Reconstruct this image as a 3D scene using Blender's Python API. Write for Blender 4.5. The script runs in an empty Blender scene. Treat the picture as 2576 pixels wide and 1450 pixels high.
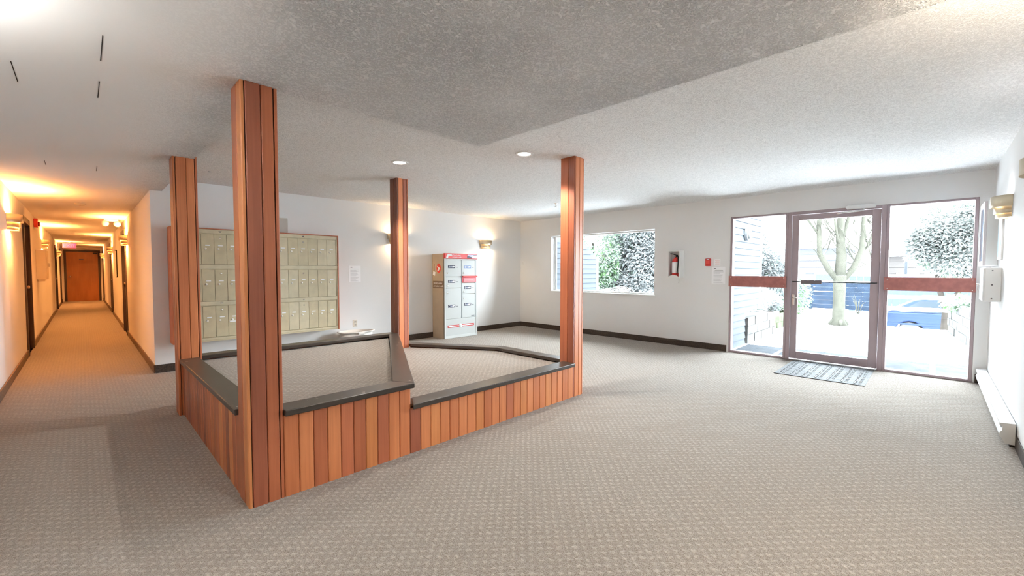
import bpy, math, random
from mathutils import Matrix, Vector, Euler

sc = bpy.context.scene
C = sc.collection
random.seed(7)
PI = math.pi

# ------------------------------------------------------------------ camera
CAM_H = 1.27
F_PX, YAW, PITCH, ROLL = 1068.9, math.radians(45.285), math.radians(-2.286), math.radians(-0.0866)
fw = Vector((math.sin(YAW) * math.cos(PITCH), math.cos(YAW) * math.cos(PITCH), math.sin(PITCH)))
rt = Vector((math.cos(YAW), -math.sin(YAW), 0))
dn = fw.cross(rt)
r2 = math.cos(ROLL) * rt + math.sin(ROLL) * dn
d2 = -math.sin(ROLL) * rt + math.cos(ROLL) * dn
cam_data = bpy.data.cameras.new('camera')
cam_data.sensor_width = 36
cam_data.lens = F_PX * 36 / 2576
cam_data.clip_start = 0.02
cam = bpy.data.objects.new('camera', cam_data)
C.objects.link(cam)
m = Matrix.Identity(4)
for i in range(3):
    m[i][0], m[i][1], m[i][2] = r2[i], -d2[i], -fw[i]
m[2][3] = CAM_H
cam.matrix_world = m
sc.camera = cam

# ------------------------------------------------------------------ world (bright snowy overcast) and exposure
SKY = 14.6
world = bpy.data.worlds.new('overcast')
sc.world = world
world.use_nodes = True
bg = world.node_tree.nodes['Background']
bg.inputs[0].default_value = (0.83, 0.925, 1.0, 1)
bg.inputs[1].default_value = SKY
sc.view_settings.view_transform = 'Standard'
sc.view_settings.look = 'None'
sc.view_settings.gamma = 1.0
sc.view_settings.exposure = 1.74
sc.view_settings.use_curve_mapping = False
sc.cycles.max_bounces = 14
sc.cycles.diffuse_bounces = 8
sc.cycles.transparent_max_bounces = 24
sc.cycles.sample_clamp_indirect = 6.0
sc.cycles.caustics_reflective = False
sc.cycles.caustics_refractive = False

WARM = (1.0, 0.385, 0.10)
SOFT = (1.0, 0.68, 0.36)
PALE = (0.97, 0.97, 1.0)
SCONCE_CORRIDOR, SCONCE_LOBBY, DOWNLIGHT = 70.0, 7.0, 54.0
SCONCE_RIGHT = 1.6


def portal(name, y0, y1, z0, z1):
    l = bpy.data.lights.new(name, 'AREA')
    l.shape = 'RECTANGLE'
    l.size, l.size_y = y1 - y0, z1 - z0
    l.cycles.is_portal = True
    o = bpy.data.objects.new(name, l)
    C.objects.link(o)
    o.location = (7.40, (y0 + y1) / 2, (z0 + z1) / 2)
    o.rotation_euler = (PI / 2, 0, PI / 2)      # faces -X, into the lobby


portal('entrance_portal', -0.35, 2.26, 0.0, 2.11)
portal('window_portal', 3.52, 5.89, 0.84, 2.02)

# ------------------------------------------------------------------ materials
MATS = {}


def new_mat(name):
    mt = bpy.data.materials.new(name)
    mt.use_nodes = True
    nt = mt.node_tree
    return mt, nt, nt.nodes['Principled BSDF']


def N(nt, t, **kw):
    n = nt.nodes.new(t)
    for k, v in kw.items():
        setattr(n, k, v)
    return n


def math_n(nt, op, a, b=None, clamp=False):
    n = N(nt, 'ShaderNodeMath', operation=op, use_clamp=clamp)
    for i, v in enumerate((a, b)):
        if v is None:
            continue
        if isinstance(v, (int, float)):
            n.inputs[i].default_value = v
        else:
            nt.links.new(v, n.inputs[i])
    return n.outputs[0]


def mix_c(nt, fac, a, b):
    n = N(nt, 'ShaderNodeMix', data_type='RGBA')
    for s, v in ((0, fac), (6, a), (7, b)):
        if isinstance(v, (int, float)):
            n.inputs[s].default_value = v
        elif isinstance(v, tuple):
            n.inputs[s].default_value = (*v, 1)
        else:
            nt.links.new(v, n.inputs[s])
    return n.outputs[2]


def noise(nt, vec, scale, detail=2, distortion=0.0, rough=0.5):
    n = N(nt, 'ShaderNodeTexNoise')
    n.inputs['Scale'].default_value = scale
    n.inputs['Detail'].default_value = detail
    n.inputs['Distortion'].default_value = distortion
    n.inputs['Roughness'].default_value = rough
    if vec is not None:
        nt.links.new(vec, n.inputs['Vector'])
    return n.outputs[0]


def ramp(nt, fac, a, b):
    n = N(nt, 'ShaderNodeMapRange', interpolation_type='SMOOTHSTEP')
    n.inputs[1].default_value, n.inputs[2].default_value = a, b
    nt.links.new(fac, n.inputs[0])
    return n.outputs[0]


def bump(nt, bs, height, strength, dist=0.01):
    n = N(nt, 'ShaderNodeBump')
    n.inputs['Distance'].default_value = dist
    if isinstance(strength, (int, float)):
        n.inputs['Strength'].default_value = strength
    else:
        nt.links.new(strength, n.inputs['Strength'])
    nt.links.new(height, n.inputs['Height'])
    nt.links.new(n.outputs[0], bs.inputs['Normal'])


def mat(name, col, rough=0.6, metal=0.0, var=0.0, vscale=12, bmp=0.0, bscale=200, emit=None, estr=0.0, coat=0.0, spec=None):
    if name in MATS:
        return MATS[name]
    mt, nt, bs = new_mat(name)
    bs.inputs['Base Color'].default_value = (*col, 1)
    bs.inputs['Roughness'].default_value = rough
    bs.inputs['Metallic'].default_value = metal
    if spec is not None:
        bs.inputs['Specular IOR Level'].default_value = spec
    if coat:
        bs.inputs['Coat Weight'].default_value = coat
        bs.inputs['Coat Roughness'].default_value = 0.1
    tc = None
    if var or bmp:
        tc = N(nt, 'ShaderNodeTexCoord').outputs['Object']
    if var:
        f = noise(nt, tc, vscale, 4)
        a = tuple(max(0, c * (1 - var)) for c in col)
        b = tuple(min(1, c * (1 + var)) for c in col)
        nt.links.new(mix_c(nt, ramp(nt, f, 0.3, 0.7), a, b), bs.inputs['Base Color'])
    if bmp:
        bump(nt, bs, noise(nt, tc, bscale, 3), bmp, 0.004)
    if emit:
        bs.inputs['Emission Color'].default_value = (*emit, 1)
        bs.inputs['Emission Strength'].default_value = estr
    MATS[name] = mt
    return mt


def carpet_mat():
    mt, nt, bs = new_mat('carpet')
    pos = N(nt, 'ShaderNodeNewGeometry').outputs['Position']
    # wobble the coordinates a little so that the loops look hand-tufted
    wob = N(nt, 'ShaderNodeTexNoise')
    wob.inputs['Scale'].default_value = 38
    nt.links.new(pos, wob.inputs['Vector'])
    sub = N(nt, 'ShaderNodeVectorMath', operation='MULTIPLY_ADD')
    nt.links.new(wob.outputs['Color'], sub.inputs[0])
    sub.inputs[1].default_value = (0.034, 0.034, 0)
    nt.links.new(pos, sub.inputs[2])
    sep = N(nt, 'ShaderNodeSeparateXYZ')
    nt.links.new(sub.outputs[0], sep.inputs[0])
    u = math_n(nt, 'DIVIDE', sep.outputs[0], 0.030)
    row = math_n(nt, 'FLOOR', u)
    off = math_n(nt, 'MULTIPLY', math_n(nt, 'PINGPONG', row, 1.0), 0.5)
    v = math_n(nt, 'ADD', math_n(nt, 'DIVIDE', sep.outputs[1], 0.056), off)
    fx = math_n(nt, 'SUBTRACT', math_n(nt, 'FRACT', u), 0.5)
    fy = math_n(nt, 'SUBTRACT', math_n(nt, 'FRACT', v), 0.5)
    # each loop is an arc: bend it
    fy2 = math_n(nt, 'ADD', fy, math_n(nt, 'MULTIPLY', math_n(nt, 'MULTIPLY', fx, fx), 0.9))
    dx = math_n(nt, 'DIVIDE', fx, 0.55)
    dy = math_n(nt, 'DIVIDE', fy2, 0.30)
    d = math_n(nt, 'SQRT', math_n(nt, 'ADD', math_n(nt, 'MULTIPLY', dx, dx), math_n(nt, 'MULTIPLY', dy, dy)))
    loop = ramp(nt, d, 1.0, 0.15)
    fine = noise(nt, pos, 210, 3, 0.6)
    mid = noise(nt, pos, 75, 2, 1.2)
    big = noise(nt, pos, 1.3, 3)
    k = math_n(nt, 'MULTIPLY', loop, math_n(nt, 'ADD', math_n(nt, 'MULTIPLY', mid, 0.9), 0.35))
    strand = ramp(nt, noise(nt, pos, 120, 2, 2.6), 0.46, 0.60)
    fleck = math_n(nt, 'ADD', math_n(nt, 'MULTIPLY', ramp(nt, fine, 0.42, 0.66), 0.55), math_n(nt, 'MULTIPLY', strand, 0.6))
    k2 = math_n(nt, 'ADD', math_n(nt, 'MULTIPLY', k, 0.36), math_n(nt, 'MULTIPLY', fleck, 0.50), True)
    c = mix_c(nt, k2, (0.185, 0.146, 0.110), (0.68, 0.62, 0.54))
    c = mix_c(nt, math_n(nt, 'MULTIPLY', ramp(nt, big, 0.35, 0.7), 0.18), c, (0.27, 0.215, 0.165))
    nt.links.new(c, bs.inputs['Base Color'])
    bs.inputs['Roughness'].default_value = 0.95
    bs.inputs['Specular IOR Level'].default_value = 0.15
    bs.inputs['Sheen Weight'].default_value = 0.5
    bs.inputs['Sheen Roughness'].default_value = 0.35
    h = math_n(nt, 'ADD', math_n(nt, 'MULTIPLY', loop, .8), math_n(nt, 'ADD', math_n(nt, 'MULTIPLY', fine, 0.9), math_n(nt, 'MULTIPLY', strand, 0.5)))
    bump(nt, bs, h, 0.8, 0.006)
    return mt


def ceiling_mat(name, scale, strength, mask, lo):
    """knock-down plaster; over the corridor side (small X) the ceiling is smooth board"""
    mt, nt, bs = new_mat(name)
    pos = N(nt, 'ShaderNodeNewGeometry').outputs['Position']
    bs.inputs['Roughness'].default_value = 0.85
    h1 = ramp(nt, noise(nt, pos, scale, 3, 2.2, 0.55), 0.42, 0.60)
    h2 = noise(nt, pos, scale * 3, 2)
    h = math_n(nt, 'ADD', h1, math_n(nt, 'MULTIPLY', h2, 0.35))
    patch = ramp(nt, noise(nt, pos, 1.6, 3), 0.3, 0.75)
    st = math_n(nt, 'MULTIPLY', math_n(nt, 'ADD', math_n(nt, 'MULTIPLY', patch, 0.25 if mask else 0.0), 0.75), strength)
    if mask:
        sep = N(nt, 'ShaderNodeSeparateXYZ')
        nt.links.new(pos, sep.inputs[0])
        st = math_n(nt, 'MULTIPLY', st, ramp(nt, sep.outputs[0], 0.12, 0.75))
        st = math_n(nt, 'ADD', st, 0.02)
    relief_shade = h1
    if mask:
        relief_shade = math_n(nt, 'ADD', math_n(nt, 'MULTIPLY', h1, math_n(nt, 'SUBTRACT', st, .02)), math_n(nt, 'SUBTRACT', 1.0, st), True)
    nt.links.new(mix_c(nt, relief_shade, lo, (0.955, 0.955, 0.95)), bs.inputs['Base Color'])  # hollows of the plaster coloured darker: relief shading put into the paint
    bump(nt, bs, h, st, 0.024)
    return mt


def wall_mat(name, col):
    mt, nt, bs = new_mat(name)
    pos = N(nt, 'ShaderNodeNewGeometry').outputs['Position']
    f = noise(nt, pos, 2.2, 4)
    nt.links.new(mix_c(nt, f, tuple(c * 0.965 for c in col), col), bs.inputs['Base Color'])
    bs.inputs['Roughness'].default_value = 0.7
    bump(nt, bs, noise(nt, pos, 160, 3), 0.12, 0.003)
    return mt


def wood_mat(name, lo, hi, rough=0.42):
    mt, nt, bs = new_mat(name)
    tc = N(nt, 'ShaderNodeTexCoord').outputs['Object']
    mp = N(nt, 'ShaderNodeMapping')
    nt.links.new(tc, mp.inputs[0])
    mp.inputs['Scale'].default_value = (60, 60, 1.6)
    g = noise(nt, mp.outputs[0], 1.0, 5, 0.4, 0.6)
    mp2 = N(nt, 'ShaderNodeMapping')
    nt.links.new(tc, mp2.inputs[0])
    mp2.inputs['Scale'].default_value = (5, 5, 0.9)
    w = noise(nt, mp2.outputs[0], 1.3, 3)
    f = math_n(nt, 'ADD', math_n(nt, 'MULTIPLY', ramp(nt, g, 0.25, 0.75), 0.5), math_n(nt, 'MULTIPLY', ramp(nt, w, 0.3, 0.7), 0.5))
    nt.links.new(mix_c(nt, f, lo, hi), bs.inputs['Base Color'])
    bs.inputs['Roughness'].default_value = rough
    bump(nt, bs, g, 0.12, 0.002)
    return mt


def snow_top_mat(name, lo, hi, amount=0.45, snow=(0.86, 0.88, 0.9)):
    """foliage / bark with snow lying on the surfaces that look up"""
    mt, nt, bs = new_mat(name)
    ge = N(nt, 'ShaderNodeNewGeometry')
    sep = N(nt, 'ShaderNodeSeparateXYZ')
    nt.links.new(ge.outputs['True Normal'], sep.inputs[0])
    n = noise(nt, ge.outputs['Position'], 3.5, 3)
    f = math_n(nt, 'ADD', math_n(nt, 'ABSOLUTE', sep.outputs[2]) if 'leaf' in name else sep.outputs[2], math_n(nt, 'MULTIPLY', n, 0.8))
    fac = ramp(nt, f, 1.25 - amount, 1.45 - amount)
    base = mix_c(nt, noise(nt, ge.outputs['Position'], 9, 3), lo, hi)
    col = mix_c(nt, fac, base, snow)
    nt.links.new(col, bs.inputs['Base Color'])
    bs.inputs['Roughness'].default_value = 0.9
    if 'leaf' in name:
        tl = N(nt, 'ShaderNodeBsdfTranslucent')
        nt.links.new(col, tl.inputs[0])
        ms_ = N(nt, 'ShaderNodeMixShader')
        ms_.inputs[0].default_value = 0.5
        nt.links.new(bs.outputs[0], ms_.inputs[1])
        nt.links.new(tl.outputs[0], ms_.inputs[2])
        nt.links.new(ms_.outputs[0], nt.nodes['Material Output'].inputs[0])
    bs.inputs['Specular IOR Level'].default_value = 0.05
    return mt


def glass_mat(name, tint=(0.975, 0.985, 0.98)):
    mt, nt, bs = new_mat(name)
    nt.nodes.remove(bs)
    tr = N(nt, 'ShaderNodeBsdfTransparent')
    tr.inputs[0].default_value = (*tint, 1)
    gl = N(nt, 'ShaderNodeBsdfGlossy')
    gl.inputs['Roughness'].default_value = 0.02
    fr = N(nt, 'ShaderNodeFresnel')
    fr.inputs[0].default_value = 1.25
    mx = N(nt, 'ShaderNodeMixShader')
    nt.links.new(fr.outputs[0], mx.inputs[0])
    nt.links.new(tr.outputs[0], mx.inputs[1])
    nt.links.new(gl.outputs[0], mx.inputs[2])
    nt.links.new(mx.outputs[0], nt.nodes['Material Output'].inputs[0])
    return mt


def ledge_mat():
    mt, nt, bs = new_mat('ledge_paint')
    pos = N(nt, 'ShaderNodeNewGeometry')
    n1 = noise(nt, pos.outputs['Position'], 26, 5, 0.5)
    chips = ramp(nt, n1, 0.70, 0.73)
    c = mix_c(nt, noise(nt, pos.outputs['Position'], 6, 3), (0.036, 0.027, 0.021), (0.058, 0.045, 0.036))
    nt.links.new(mix_c(nt, chips, c, (0.42, 0.38, 0.33)), bs.inputs['Base Color'])
    bs.inputs['Roughness'].default_value = 0.33
    return mt


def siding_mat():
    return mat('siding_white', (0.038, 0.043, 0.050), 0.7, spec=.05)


M_CARPET = carpet_mat()
M_CEIL_LOW = ceiling_mat('ceiling_lower_plaster', 42, 1.0, True, (.735, .735, .732))
M_CEIL = ceiling_mat('ceiling_plaster', 52, 0.7, False, (.77, .77, .766))
M_WALL = wall_mat('wall_paint', (0.83, 0.832, 0.83))
M_GLASS = glass_mat('glass')
M_LEDGE = ledge_mat()
WOODS = [wood_mat('cedar_%d' % i, lo, hi) for i, (lo, hi) in enumerate([
    ((0.440, 0.130, 0.046), (0.640, 0.220, 0.086)),
    ((0.330, 0.092, 0.036), (0.500, 0.154, 0.064)),
    ((0.500, 0.154, 0.053), (0.720, 0.264, 0.105)),
    ((0.250, 0.069, 0.034), (0.390, 0.118, 0.057)),
    ((0.530, 0.180, 0.057), (0.740, 0.295, 0.110)),
    ((0.370, 0.106, 0.047), (0.560, 0.176, 0.077)),
    ((0.120, 0.037, 0.021), (0.210, 0.067, 0.034)),  # darkest tone, shade put into the wood colour for one post's left side
])]
M_DARKWOOD = mat('dark_core', (0.018, 0.010, 0.007), 0.8)
M_BASE = mat('brown_baseboard', (0.055, 0.038, 0.028), 0.85, var=0.35, vscale=60, bmp=0.4, bscale=180)
M_WHITE = mat('white_enamel', (0.80, 0.80, 0.79), 0.45)
M_BRASS = mat('satin_brass', (0.60, 0.50, 0.36), 0.36, 1.0)
M_PAPER = mat('paper', (0.93, 0.935, 0.95), 0.8)
M_INK = mat('ink_grey', (0.42, 0.42, 0.44), 0.8)
M_INKD = mat('ink_dark', (0.10, 0.10, 0.11), 0.8)
M_KHAKI = mat('khaki_enamel', (0.56, 0.49, 0.325), 0.42, var=0.07, vscale=9)
M_KHAKI2 = mat('khaki_enamel_pale', (0.60, 0.535, 0.375), 0.42, var=0.07, vscale=9)
M_LOCK = mat('pale_lock', (0.86, 0.84, 0.78), 0.35)
M_CHROME = mat('chrome', (0.78, 0.76, 0.72), 0.22, 1.0)
M_FRAME = mat('bronze_aluminium', (0.36, 0.285, 0.30), 0.42, 0.1)
M_REDBAR = mat('red_brown_laminate', (0.36, 0.13, 0.11), 0.5, var=0.12, vscale=18)
M_RED = mat('signal_red', (0.62, 0.035, 0.03), 0.4)
M_GREY = mat('locker_grey', (0.56, 0.58, 0.565), 0.42)
M_TAN = mat('locker_tan', (0.50, 0.40, 0.285), 0.5, var=0.06, vscale=5)
M_BLACK = mat('black', (0.015, 0.015, 0.016), 0.5)
M_SNOW = mat('snow', (0.88, 0.89, 0.91), 0.85, var=0.05, vscale=2.5, bmp=0.5, bscale=9)
M_DOOR = wood_mat('door_veneer', (0.33, 0.115, 0.035), (0.42, 0.16, 0.052), 0.4)
M_DOORFRAME = mat('dark_brown_frame', (0.035, 0.020, 0.016), 0.5)

# ------------------------------------------------------------------ mesh tools


def wm(o):
    r = Matrix.Identity(4)
    while o is not None:
        r = o.matrix_basis @ r
        o = o.parent
    return r


class MB:
    def __init__(self):
        self.v, self.f, self.s = [], [], []

    def add(self, vs, fs, smooth=False):
        b = len(self.v)
        self.v += [Vector(p) for p in vs]
        self.f += [tuple(b + i for i in f) for f in fs]
        self.s += [smooth] * len(fs)
        return self

    def box(self, x0, x1, y0, y1, z0, z1):
        vs = [(x, y, z) for z in (z0, z1) for y in (y0, y1) for x in (x0, x1)]
        return self.add(vs, [(0, 2, 3, 1), (4, 5, 7, 6), (0, 1, 5, 4), (2, 6, 7, 3), (0, 4, 6, 2), (1, 3, 7, 5)])

    def prism(self, poly, z0, z1, smooth=False):
        n = len(poly)
        a = sum(poly[i][0] * poly[(i + 1) % n][1] - poly[(i + 1) % n][0] * poly[i][1] for i in range(n))
        if a < 0:
            poly = poly[::-1]
        vs = [(x, y, z0) for x, y in poly] + [(x, y, z1) for x, y in poly]
        fs = [tuple(range(n))[::-1], tuple(range(n, 2 * n))]
        self.add(vs, fs)
        b = len(self.v) - 2 * n
        for i in range(n):
            j = (i + 1) % n
            self.f.append((b + i, b + j, b + n + j, b + n + i))
            self.s.append(smooth)
        return self

    def prism_m(self, poly, t0, t1, mx):
        """prism in a local frame, placed by matrix mx"""
        k = len(self.v)
        self.prism(poly, t0, t1)
        for i in range(k, len(self.v)):
            self.v[i] = mx @ self.v[i]
        return self

    def tube(self, pts, rad, n=8, caps=True):
        pts = [Vector(p) for p in pts]
        if isinstance(rad, (int, float)):
            rad = [rad] * len(pts)
        vs = []
        up = Vector((0, 0, 1))
        last = None
        for i, p in enumerate(pts):
            t = (pts[min(i + 1, len(pts) - 1)] - pts[max(i - 1, 0)]).normalized()
            a = last if last is not None else (up if abs(t.z) < 0.9 else Vector((1, 0, 0)))
            a = (a - t * a.dot(t))
            a = a.normalized() if a.length > 1e-6 else t.orthogonal().normalized()
            last = a
            b = t.cross(a)
            for k in range(n):
                th = 2 * PI * k / n
                vs.append(p + (a * math.cos(th) + b * math.sin(th)) * rad[i])
        fs = []
        for i in range(len(pts) - 1):
            for k in range(n):
                fs.append((i * n + k, i * n + (k + 1) % n, (i + 1) * n + (k + 1) % n, (i + 1) * n + k))
        self.add(vs, fs, True)
        if caps:
            b = len(self.v) - len(vs)
            self.f.append(tuple(b + k for k in range(n))[::-1]); self.s.append(False)
            self.f.append(tuple(b + (len(pts) - 1) * n + k for k in range(n))); self.s.append(False)
        return self

    def lathe(self, prof, n=24, mx=None, arc=2 * PI, start=0.0):
        """profile of (radius, height) turned about local Z"""
        full = abs(arc - 2 * PI) < 1e-6
        cnt = n if full else n + 1
        vs = []
        for r, z in prof:
            for k in range(cnt):
                th = start + arc * k / n
                p = Vector((r * math.cos(th), r * math.sin(th), z))
                vs.append(mx @ p if mx else p)
        fs = []
        for i in range(len(prof) - 1):
            for k in range(n):
                k2 = (k + 1) % cnt
                fs.append((i * cnt + k, i * cnt + k2, (i + 1) * cnt + k2, (i + 1) * cnt + k))
        return self.add(vs, fs, True)

    def build(self, name, material, parent=None, local=False, bevel=0.0, seg=1, label=None):
        me = bpy.data.meshes.new(name)
        vs = self.v
        if parent is not None and not local:
            inv = wm(parent).inverted()
            vs = [inv @ p for p in vs]
        me.from_pydata([tuple(p) for p in vs], [], self.f)
        me.polygons.foreach_set('use_smooth', self.s)
        me.materials.append(material)
        me.update()
        o = bpy.data.objects.new(name, me)
        C.objects.link(o)
        o.parent = parent
        if bevel:
            b = o.modifiers.new('bevel', 'BEVEL')
            b.width, b.segments, b.limit_method = bevel, seg, 'ANGLE'
        if label:
            o['label'] = label
        return o


def box(name, material, x0, x1, y0, y1, z0, z1, parent=None, **kw):
    return MB().box(x0, x1, y0, y1, z0, z1).build(name, material, parent, **kw)


def thing(name, label, cat, loc=(0, 0, 0), rz=0.0, group=None):
    o = bpy.data.objects.new(name, None)
    C.objects.link(o)
    o.empty_display_size = 0.1
    o.location = loc
    o.rotation_euler = (0, 0, rz)
    o['label'], o['category'] = label, cat
    if group:
        o['group'] = group
    return o


def tag(o, label, cat, group=None):
    o['label'], o['category'] = label, cat
    if group:
        o['group'] = group
    return o


def struct(o, label=None):
    o['kind'] = 'structure'
    if label:
        o['label'] = label
    return o


def stempty(name, loc=(0, 0, 0), label=None):
    o = bpy.data.objects.new(name, None)
    C.objects.link(o)
    o.location = loc
    return struct(o, label)


def copy_tree(o, parent=None):
    c = o.copy()
    C.objects.link(c)
    c.parent = parent
    for ch in list(o.children):
        if ch.type != 'LIGHT':
            copy_tree(ch, c)
    return c


def text_mesh(body, size, align='LEFT'):
    cu = bpy.data.curves.new('lettering', 'FONT')
    cu.body, cu.size, cu.align_x = body, size, align
    cu.extrude = 0.0008
    o = bpy.data.objects.new('lettering', cu)
    C.objects.link(o)
    bpy.context.view_layer.update()
    me = bpy.data.meshes.new_from_object(o.evaluated_get(bpy.context.evaluated_depsgraph_get()))
    bpy.data.objects.remove(o)
    bpy.data.curves.remove(cu)
    return me


def lettering(body, size, material, origin, right, up, parent, align='LEFT', name='lettering'):
    """flat letters lying in the plane right/up, slightly proud of it"""
    me = text_mesh(body, size, align)
    r, u = Vector(right).normalized(), Vector(up).normalized()
    n = r.cross(u)
    mx = Matrix.Identity(4)
    for i in range(3):
        mx[i][0], mx[i][1], mx[i][2], mx[i][3] = r[i], u[i], n[i], origin[i]
    if parent is not None:
        mx = wm(parent).inverted() @ mx
    me.transform(mx)
    me.materials.clear()
    me.materials.append(material)
    o = bpy.data.objects.new(name, me)
    C.objects.link(o)
    o.parent = parent
    return o


# ------------------------------------------------------------------ the room
XC, YB, YD, XL, XR, YE = 7.15, 6.80, -0.46, -0.60, 0.60, 25.0
HI, LO = 2.41, 2.25
SX, SY, SL = 2.23, 2.57, 0.715      # edges of the dropped ceiling
X0D = 1.25                          # where the right-hand wall ends behind the camera

fl = MB().box(-0.75, 7.22, -5.2, 25.2, -0.12, 0.0).build('floor', M_CARPET)
struct(fl, 'beige and brown patterned loop carpet')

lowp = [(-0.72, -5.15), (SX, -5.15), (SX, SY), (SL, SY), (SL, YB), (0.72, YB), (0.72, YE + .1), (-0.72, YE + .1)]
low = MB().prism(lowp, LO, 2.56).build('ceiling', M_CEIL_LOW)
struct(low, 'lower ceiling, smooth over the corridor, rough plaster in the lobby')
hip = [(SX, -0.6), (7.35, -0.6), (7.35, 6.95), (SL, 6.95), (SL, SY), (SX, SY)]
struct(MB().prism(hip, HI, 2.56).build('ceiling', M_CEIL), 'higher textured ceiling over the planter and entrance')

for nm, (x, ya, yb_) in {'a': (0.086, 2.49, 2.79), 'b': (0.088, 3.10, 3.39), 'c': (-0.21, 3.10, 3.41), 'd': (-0.213, 5.64, 5.88), 'e': (0.122, 5.60, 5.88)}.items():
    box('ceiling_seam', M_DARKWOOD, x - .0017, x + .0017, ya, yb_, LO - 0.002, LO + .01, low)


def cut_wall(name, axis, a, b, u0, u1, z1, openings, extra=None):
    """wall slab between a..b on the given axis, running u0..u1, with rectangular openings (u,u,z,z)"""
    mb = MB()

    def put(ua, ub, za, zb):
        if ub - ua < 1e-5 or zb - za < 1e-5:
            return
        if axis == 'x':
            mb.box(a, b, ua, ub, za, zb)
        else:
            mb.box(ua, ub, a, b, za, zb)
    cur = u0
    for (p, q, za, zb) in sorted(openings):
        put(cur, p, -0.1, z1)
        put(p, q, -0.1, za)
        put(p, q, zb, z1)
        cur = q
    put(cur, u1, -0.1, z1)
    return struct(mb.build(name, M_WALL))


WIN = (3.52, 5.89, 0.845, 2.02)
ENT = (-0.352, 2.265, -0.1, 2.115)
cut_wall('wall_front', 'x', XC, XC + 0.2, -0.6, 7.0, 2.55, [ENT, WIN])
cut_wall('wall_back', 'y', YB, YB + 0.12, XR, 7.35, 2.55, [])
cut_wall('wall_right', 'y', YD - 0.14, YD, X0D, XC, 2.55, [])
LD = [(9.45, 10.40), (19.45, 20.40), (23.1, 24.0)]
RD = [(11.15, 12.10), (16.65, 17.6), (23.5, 24.4)]
cut_wall('wall_left', 'x', XL - 0.12, XL, -5.1, YE + .1, 2.3, [(a, b, 0.0, 2.03) for a, b in LD])
cut_wall('wall_corridor', 'x', XR, XR + 0.12, YB + 0.12, YE + .1, 2.3, [(a, b, 0.0, 2.03) for a, b in RD])
cut_wall('wall_end', 'y', YE, YE + 0.12, XL, XR, 2.3, [(-0.49, 0.50, 0.0, 2.07)])
cut_wall('wall_rear', 'y', -5.1, -5.0, XL, X0D, 2.3, [])
cut_wall('wall_rear_side', 'x', X0D, X0D + .1, -5.0, YD - .14, 2.3, [])

# baseboards
BH, BT = 0.10, 0.014


M_BASE2 = mat('brown_carpet_base', (0.16, 0.105, 0.07), 0.9, var=0.3, vscale=60, bmp=0.4, bscale=180)


def baseboard(name, x0, x1, y0, y1):
    struct(box(name, M_BASE2 if name in ('baseboard_left', 'baseboard_corridor') else M_BASE, x0, x1, y0, y1, 0, BH, bevel=0.003))


baseboard('baseboard_back', XR, XC, YB - BT, YB)
baseboard('baseboard_front', XC - BT, XC, 2.29, YB - BT)
baseboard('baseboard_front', XC - BT, XC, YD, -0.372)
baseboard('baseboard_right', X0D, XC - BT, YD, YD + BT * .5)
cur = -5.0
for a, b in LD + [(YE, YE)]:
    baseboard('baseboard_left', XL, XL + BT, cur, a - .055)
    cur = b + .055
cur = YB
for a, b in RD + [(YE, YE)]:
    baseboard('baseboard_corridor', XR - BT, XR, cur, a - .055)
    cur = b + .055


# corridor doors (dark frames, leaves set back into the wall)
def corridor_door(n, side, a, b):
    s = -1 if side == 'l' else 1
    xw = XL if side == 'l' else XR
    d = stempty('door_%d' % n, (xw, (a + b) / 2, 0))
    fr = MB()
    for (u0, u1, z0, z1) in ((a - .05, a + .03, 0, 2.07), (b - .03, b + .05, 0, 2.07), (a + .03, b - .03, 1.99, 2.07)):
        x0, x1 = sorted((xw - s * 0.018, xw + s * 0.11))
        fr.box(x0, x1, u0, u1, z0, z1)
    fr.build('door_frame', M_DOORFRAME, d)
    x0, x1 = sorted((xw + s * 0.055, xw + s * 0.10))
    leaf = box('door_leaf', M_DOOR, x0, x1, a + .03, b - .03, 0, 1.99, d)
    mx = Matrix.Translation((xw + s * .055, b - .10, 1.0)) @ Matrix.Rotation(-s * PI / 2, 4, 'Y')
    MB().lathe([(0.0, .055), (.024, .052), (.028, .035), (.014, .02), (.014, .008), (.03, .006), (.03, 0)], 14, mx).build('door_knob', M_BRASS, leaf)


for i, (a, b) in enumerate(LD):
    corridor_door(2 + i, 'l', a, b)
for i, (a, b) in enumerate(RD):
    corridor_door(5 + i, 'r', a, b)
# end door
d = stempty('door_8', (0, YE, 0), 'plain orange-brown door closing the corridor end')
fr = MB()
for (x0, x1, z0, z1) in ((-.53, -.46, 0, 2.11), (.47, .54, 0, 2.11), (-.46, .47, 2.03, 2.11)):
    fr.box(x0, x1, YE - .02, YE + .1, z0, z1)
fr.build('door_frame', M_DOORFRAME, d)
leaf = box('door_leaf', M_DOOR, -.46, .47, YE + .02, YE + .06, 0, 2.03, d)
MB().lathe([(0.0, .06), (.026, .056), (.03, .036), (.014, .02), (.014, .008), (.034, .006), (.034, 0)], 14,
           Matrix.Translation((-.36, YE + .02, 1.02)) @ Matrix.Rotation(PI / 2, 4, 'X')).build('door_knob', M_CHROME, leaf)
box('door_plaque', M_INKD, -.09, .04, YE + .014, YE + .021, 1.70, 1.735, leaf)
box('door_closer', M_BLACK, .32, .45, YE - .02, YE + .02, 1.95, 2.01, leaf)

# ------------------------------------------------------------------ entrance glazing
GX = XC + 0.05           # plane of the glass
FX0, FX1 = XC - 0.005, XC + 0.10
# white casing round the entrance
cas = MB()
cas.box(XC - .012, XC + .02, 2.265, 2.292, 0, 2.14)
cas.box(XC - .012, XC + .02, -.372, -.352, 0, 2.14)
cas.box(XC - .012, XC + .02, -.352, 2.265, 2.115, 2.14)
struct(cas.build('trim_1', M_WHITE), 'thin white casing around the glass entrance')


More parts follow.
